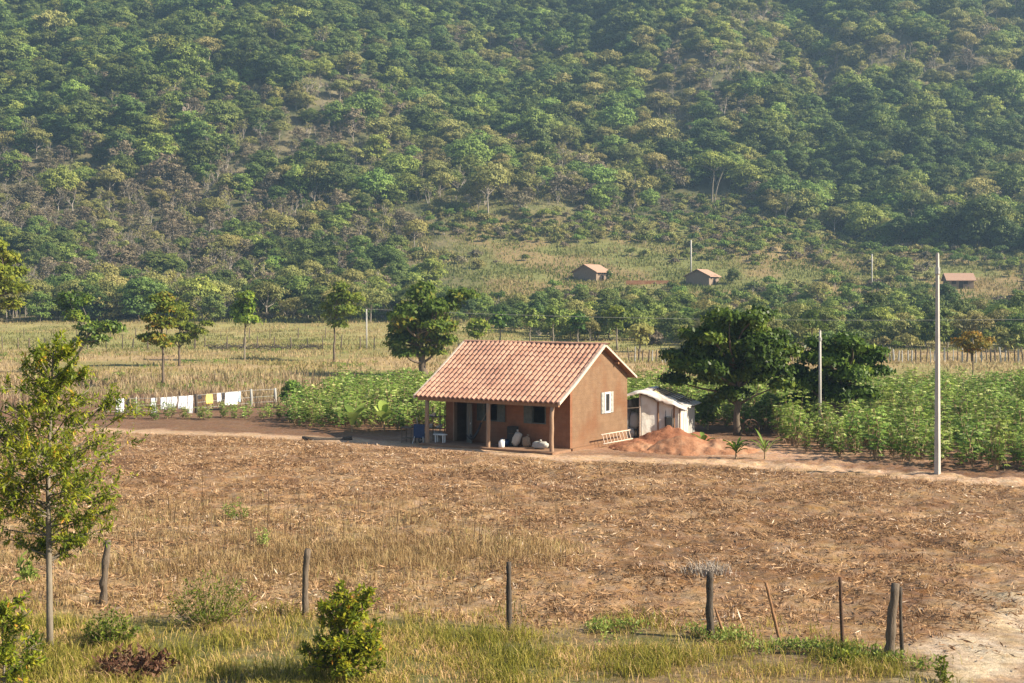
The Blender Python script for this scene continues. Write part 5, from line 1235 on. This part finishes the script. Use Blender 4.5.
sapling(6, 690, [(4, 700), (2, 650), (4, 610)], 30, 'yellow green leafy branches low in the left corner', 102, M['leaf_near'], .1, .98, .75, nleaf=30, L=.13, W=.05, tr=.03, D=25.0, bushy=True, name='bush')
sapling(348, 684, [(344, 694), (346, 650), (350, 602)], 74, 'dense glossy green bush growing at the middle left of the grass strip', 103, M['leaf_near'], .08, .97, .80, nleaf=30, L=.11, W=.052, tr=.035, D=25.6, bushy=True, name='bush', barkm=M['bark'])

def weed(px, base, hpx, wpx, n, label, seed, mat='leaf_crop', L=.1, W=.03, name='weed'):
    x, y, z = GP(px, base); rng = np.random.RandomState(seed); H = hpx * y / FOC; Rw = wpx * y / FOC / 2; root = empty(name, (x, y, z), 0, label=label, cat='weed')
    g = Geo(); lf = Geo()
    for k in range(n):
        a = rng.uniform(0, 6.28); r = Rw * math.sqrt(rng.rand()); h = H * (1 - .5 * (r / Rw) ** 2) * rng.uniform(.6, 1.1); e = np.array([math.cos(a) * r, math.sin(a) * r, h]); P = limb((math.cos(a) * r * .25, math.sin(a) * r * .25, -.03), e, rng, .08, 4); g.tube(P, [.008, .007, .005, .003], 4, cap=False)
        m = 22; t_ = rng.uniform(.2, 1.03, m); q = np.stack([np.interp(t_, np.linspace(0, 1, 4), P[:, c]) for c in range(3)], 1); lf.leaves(q, unit(m, rng) + np.array([0, 0, .35]), unit(m, rng), L * rng.uniform(.6, 1.3, m), W * rng.uniform(.7, 1.2, m), 0, np.clip(rng.uniform(.2, .8) + rng.normal(0, .15, m), 0, 1))
    g.obj('stem', M['crop_stem'], root); lf.obj('leaves', M[mat], root)
weed(111, 646, 38, 58, 100, 'low rounded dark green bush in front of the crooked post', 1, 'leaf_mid', .09, .035, 'low_bush')
weed(212, 626, 54, 90, 80, 'straggly pale green weed bush between the crooked post and straight post', 2, 'leaf_mid', .12, .028)
weed(238, 522, 26, 34, 16, 'small green weed in the dry field above the straggly bush', 3, 'leaf_crop', .14, .03)
weed(845, 668, 18, 30, 16, 'small leafy weed at the foot of the slim rusty post', 4, 'leaf_mid', .09, .045)
weed(942, 683, 30, 34, 12, 'sparse leafy weed at the bottom beside the sandy track', 5, 'leaf_mid', .09, .045)
weed(24, 585, 30, 30, 8, 'broad leaved seedling behind the sapling trunk', 6, 'leaf_crop', .2, .07)
weed(370, 600, 30, 44, 14, 'greyish dry weed just behind the glossy bush', 7, 'stalk', .09, .02)
weed(136, 678, 28, 84, 60, 'low reddish dead leaved plant under the rounded bush', 8, 'leaf_red', .12, .05)
weed(262, 548, 24, 20, 9, 'small yellow green weed in the tall dry grass', 9, 'leaf_crop', .12, .03)

# ------------------------------------------------------------------ grass, straw and clods (nobody could count them)
def scatter(n, xr, yr, dens, rng):
    x = rng.uniform(*xr, n); y = rng.uniform(*yr, n); k = rng.rand(n) < dens(x, y); x = x[k]; y = y[k]
    k = np.abs(x) < .366 * y * 1.18 + 1.5; x = x[k]; y = y[k]
    return np.stack([x, y, ground(x, y)], 1)
rng = np.random.RandomState(200)
# green grass strip
def d_front(x, y):
    e = front_edge(x) - y; return sstep(-1.8, 1.6, e + (fbm(x * .8, y * .8, 60, 3) - .5) * 3) * (.12 + .88 * sstep(.36, .62, fbm(x * .9, y * 1.1, 61, 4))) * (1 - front_track(x, y)) * (1 - .75 * sstep(6.5, 8.0, x))
P = scatter(190000, (-13, 13), (22.5, 35.5), d_front, rng); n = len(P); fn = fbm(P[:, 0] * .8, P[:, 1] * .8, 62, 3)
g = Geo(); g.blades(P, rng.uniform(.08, .34, n) * (.2 + 1.5 * fn), rng.uniform(.010, .018, n), rng.uniform(.2, 1.0, n), 0, np.clip(.05 + 1.1 * (1 - fn) * .85 + rng.normal(0, .22, n), 0, 1), rng)
tag(g.obj('green_grass', M['grass_green']), 'yellow green grass along the near edge of the field', 'grass', kind='stuff')
# low bright creepers along the field edge at the right
g = Geo(); P = scatter(30000, (1.5, 8.2), (26.5, 31), lambda x, y: np.exp(-((y - front_edge(x) + .4) / .55) ** 2) * sstep(.42, .6, fbm(x * 1.5, y * 1.5, 63, 2)), rng); n = len(P)
g.leaves(P + np.array([0, 0, .03]) + rng.rand(n, 1) * np.array([0, 0, .16]), unit(n, rng) + np.array([0, 0, .5]), unit(n, rng) * .6 + np.array([0, 0, 1.]), rng.uniform(.05, .12, n), rng.uniform(.025, .05, n), 0, rng.uniform(.25, .95, n))
tag(g.obj('ground_cover', M['leaf_crop']), 'bright green creeping weeds at the foot of the posts', 'ground cover', kind='stuff')
# dry grass of the left part of the field
def d_dry(x, y):
    l = 1 - sstep(-5, 2.2, x + (fbm(x / 2, y / 2, 64, 3) - .5) * 6)
    band = np.exp(-((y - 38.5 - x * .15) / 2.2) ** 2) * (1 - sstep(.5, 2.5, x)) * sstep(-9, -5, x)
    return np.clip(l * .55 * (1 - sstep(42, 52, y)) * sstep(.35, .55, fbm(x * .9, y * .9, 65, 3)) + band * .9, 0, 1) * sstep(-.8, .5, y - front_edge(x))
P = scatter(165000, (-20, 5), (28, 54), d_dry, rng); n = len(P); fn = fbm(P[:, 0] * .7, P[:, 1] * .7, 66, 3)
hb = 1 + .7 * np.exp(-((P[:, 1] - 38.5 - P[:, 0] * .15) / 2.0) ** 2)
g = Geo(); g.blades(P, rng.uniform(.08, .28, n) * hb, rng.uniform(.010, .02, n), rng.uniform(.1, .7, n), 0, np.clip(fn * .9 + rng.normal(0, .2, n) + .1, 0, 1), rng)
tag(g.obj('dry_grass', M['grass_dry']), 'straw coloured grass standing in the left part of the field', 'grass', kind='stuff')
# tall thin dead stalks in that grass
P = scatter(260, (-12, 1.5), (36, 48), lambda x, y: 0 * x + 1, rng); n = len(P)
g = Geo(); g.blades(P, rng.uniform(.5, 1.3, n), .02, rng.uniform(0, .2, n), 0, rng.rand(n) * .5, rng)
tag(g.obj('dead_stalks', M['stalk']), 'thin tall dead stalks scattered in the dry field', 'stalks', kind='stuff')
# straw litter lying over the harrowed earth
def d_fld(x, y): return sstep(-.3, .8, y - front_edge(x)) * (1 - sstep(-1.2, .2, y - field_edge(x))) * (.12 + .88 * sstep(.40, .62, fbm(x * .55, y * .75, 67, 4))) * (1 - .8 * front_track(x, y))
P = scatter(420000, (-26, 26), (26, 84), d_fld, rng); n = len(P); cl = fbm(P[:, 0] * .35, P[:, 1] * .5, 68, 3); a = rng.rand(n) * 6.28
D_ = np.stack([np.cos(a), np.sin(a) * .8, rng.normal(.05, .28, n)], 1)
g = Geo(); g.leaves(P + np.array([0, 0, .02]) + rng.rand(n, 1) ** 2 * np.array([0, 0, .07]), D_, np.tile([0, 0, 1.], (n, 1)) + rng.normal(0, .6, (n, 3)), rng.uniform(.05, .30, n) * (1 + (rng.rand(n) < .05) * .5), rng.uniform(.012, .045, n), 0, np.clip(.18 + .98 * cl * rng.rand(n) ** .6 + rng.normal(0, .12, n) + (rng.rand(n) < .03 + .35 * sstep(.60, .72, fbm(P[:, 0] * .9, P[:, 1] * 1.3, 88, 3))) * .4, 0, .97))
tag(g.obj('straw_litter', M['straw']), 'pale dry stalks and leaves littering the harrowed field', 'straw', kind='stuff')
# low stubble tufts
P0 = scatter(19000, (-26, 26), (29, 84), lambda x, y: d_fld(x, y) ** .45, rng); k = 9
P = np.repeat(P0, k, 0) + rng.normal(0, .06, (len(P0) * k, 3)) * np.array([1, 1, 0]); n = len(P)
g = Geo(); g.blades(P, rng.uniform(.05, .19, n), rng.uniform(.012, .024, n), rng.uniform(.3, 1.1, n), 0, np.clip(np.repeat(rng.rand(len(P0)) ** .7, k) * .92 + rng.normal(0, .1, n), 0, 1), rng)
tag(g.obj('stubble', M['straw']), 'low dry tufts left over the harrowed field', 'stubble', kind='stuff')
# clods
P0 = scatter(16000, (-26, 26), (29, 84), lambda x, y: sstep(-.3, .6, y - front_edge(x)) * (1 - sstep(-1, .1, y - field_edge(x))) * (1 - .8 * front_track(x, y)), rng); n = len(P0)
oc = np.array([[1, 0, 0], [0, 1, 0], [-1, 0, 0], [0, -1, 0], [0, 0, 1], [0, 0, -1]], float); of = np.array([[0, 1, 4], [1, 2, 4], [2, 3, 4], [3, 0, 4], [1, 0, 5], [2, 1, 5], [3, 2, 5], [0, 3, 5]])
rad = rng.uniform(.015, .055, n) * (1 + (rng.rand(n) < .04) * .9); V = P0[:, None] + oc[None] * rad[:, None, None] * rng.uniform(.6, 1.3, (n, 6, 1)) * np.array([1.2, 1.2, .7])
g = Geo(); g.add(V.reshape(-1, 3), (of[None] + np.arange(n)[:, None, None] * 6).reshape(-1, 3)); tag(g.obj('soil_clods', M['clod']), 'small clods of red brown soil on the field', 'soil', kind='stuff')
# dry corn stalks behind the washing
def d_st(x, y): return (1 - sstep(-17, -12, x + (y - 95) * .0)) * sstep(87, 90, y + (x + 20) * .1) * (1 - sstep(112, 128, y)) * (.3 + .7 * sstep(.35, .6, fbm(x * .5, y * .4, 69, 2)))
P = scatter(22000, (-62, -8), (82, 130), d_st, rng); n = len(P); fn = fbm(P[:, 0] * .6, P[:, 1] * .3, 70, 3)
g = Geo(); g.blades(P, rng.uniform(.3, 1.05, n) * (.5 + .7 * fn), rng.uniform(.03, .07, n), rng.uniform(.05, .6, n), 0, np.clip(fn + rng.normal(0, .25, n), 0, 1), rng)
tag(g.obj('dry_stalks', M['stalk']), 'brown dried standing stalks behind the washing', 'dry crop', kind='stuff')
# meadow grass
def d_me(x, y): return sstep(96, 106, y + (vnoise(x / 6, 2, 7) - .5) * 8) * (.15 + .85 * sstep(.35, .6, fbm(x / 4, y / 6, 71, 3)))
P = scatter(170000, (-100, 100), (92, 248), d_me, rng); n = len(P); fn = fbm(P[:, 0] / 7, P[:, 1] / 11, 72, 3)
g = Geo(); g.blades(P, rng.uniform(.15, .5, n), rng.uniform(.05, .12, n), rng.uniform(.1, .7, n), 0, np.clip(1.5 * fn - .25 + .28 * (1 - sstep(160, 174, P[:, 1])) - .2 * sstep(168, 176, P[:, 1]) * (1 - sstep(190, 205, P[:, 1])) + rng.normal(0, .17, n), 0, 1), rng)
tag(g.obj('meadow_grass', M['meadow']), 'pale rough grass of the meadow behind the crops', 'grass', kind='stuff')
# slope grass
P = scatter(150000, (-60, 190), (240, 395), lambda x, y: (.25 + .75 * sstep(.4, .6, fbm(x / 6, y / 9, 73, 3))) + 0 * x, rng); n = len(P); fn = fbm(P[:, 0] / 10, P[:, 1] / 12, 74, 3)
g = Geo(); g.blades(P, rng.uniform(.3, .9, n), rng.uniform(.12, .3, n), rng.uniform(.1, .7, n), 0, np.clip(1.5 * fn - .3 + rng.normal(0, .15, n), 0, 1), rng)
tag(g.obj('slope_grass', M['slope_grass']), 'rough grass on the open slope around the far houses', 'grass', kind='stuff')
# green weeds along the crop edge and in the meadow
P0 = scatter(2600, (-60, 60), (60, 175), lambda x, y: (sstep(.58, .66, fbm(x / 5, y / 7, 75, 3)) * sstep(98, 108, y) + .9 * np.exp(-((y - right_crop_front(x)) / 1.0) ** 2) * (x > 12) ) * (np.hypot(x - 1, y - 67) > 8), rng); k = 26
P = np.repeat(P0, k, 0) + rng.normal(0, .22, (len(P0) * k, 3)) * np.array([1, 1, 0]); n = len(P); P[:, 2] += rng.rand(n) * .3
g = Geo(); g.leaves(P, unit(n, rng) + np.array([0, 0, .7]), unit(n, rng), rng.uniform(.12, .3, n), rng.uniform(.05, .1, n), 0, np.repeat(rng.rand(len(P0)), k) * .6 + rng.rand(n) * .3)
tag(g.obj('weeds', M['leaf_crop']), 'small green weeds at the crop edge and over the meadow', 'weeds', kind='stuff')

# ------------------------------------------------------------------ haze
HZD = .00030
g = Geo(); g.box(-540, 540, -170, 905, -4, 198)
hm, nt, N, L = newmat('haze_air'); v = N.new('ShaderNodeVolumePrincipled'); v.inputs['Color'].default_value = (.47, .72, 1.0, 1); v.inputs['Density'].default_value = HZD; v.inputs['Anisotropy'].default_value = .2
o = N.new('ShaderNodeOutputMaterial'); L.new(v.outputs[0], o.inputs['Volume']); hm.volume_intersection_method = 'FAST' if hasattr(hm, 'volume_intersection_method') else None
ho = g.obj('haze', hm); tag(ho, 'thin pale haze over the valley', 'haze', kind='stuff')

# ------------------------------------------------------------------ light and camera
SEL, SAZ = R(33), R(-14)       # sun height; direction measured from +x towards +y
sd = Vector((math.cos(SEL) * math.cos(SAZ), math.cos(SEL) * math.sin(SAZ), math.sin(SEL)))
sun = bpy.data.lights.new('sun', 'SUN'); sun.energy = 5.0; sun.angle = R(.5); sun.color = (1, .89, .70)
so = bpy.data.objects.new('sun', sun); COL.objects.link(so); so.rotation_euler = sd.to_track_quat('Z', 'Y').to_euler()
wd = bpy.data.worlds.new('World'); scene.world = wd; wd.use_nodes = True; nt = wd.node_tree; N = nt.nodes; L = nt.links; N.clear()
sk = N.new('ShaderNodeTexSky'); sk.sky_type = 'NISHITA'; sk.sun_disc = False; sk.sun_elevation = SEL; sk.sun_rotation = math.pi / 2 - SAZ
bg = N.new('ShaderNodeBackground'); bg.inputs[1].default_value = .068; ow = N.new('ShaderNodeOutputWorld'); L.new(sk.outputs[0], bg.inputs[0]); L.new(bg.outputs[0], ow.inputs[0])
cam = bpy.data.cameras.new('camera'); co = bpy.data.objects.new('camera', cam); COL.objects.link(co); co.location = (0, 0, CAMZ); co.rotation_euler = (R(90), 0, 0)
cam.sensor_width = 36; cam.lens = 36 * FOC / 1024; cam.shift_y = -(341.5 - HOR) / 1024; cam.clip_end = 3000; cam.clip_start = .1
scene.camera = co
vs = scene.view_settings; scene.display_settings.display_device = 'sRGB'; vs.view_transform = 'Standard'; vs.look = 'None'; vs.exposure = 1.18; vs.gamma = 1; vs.use_curve_mapping = False
scene.cycles.max_bounces = 6; scene.cycles.volume_bounces = 0; scene.cycles.transmission_bounces = 3; scene.cycles.diffuse_bounces = 3
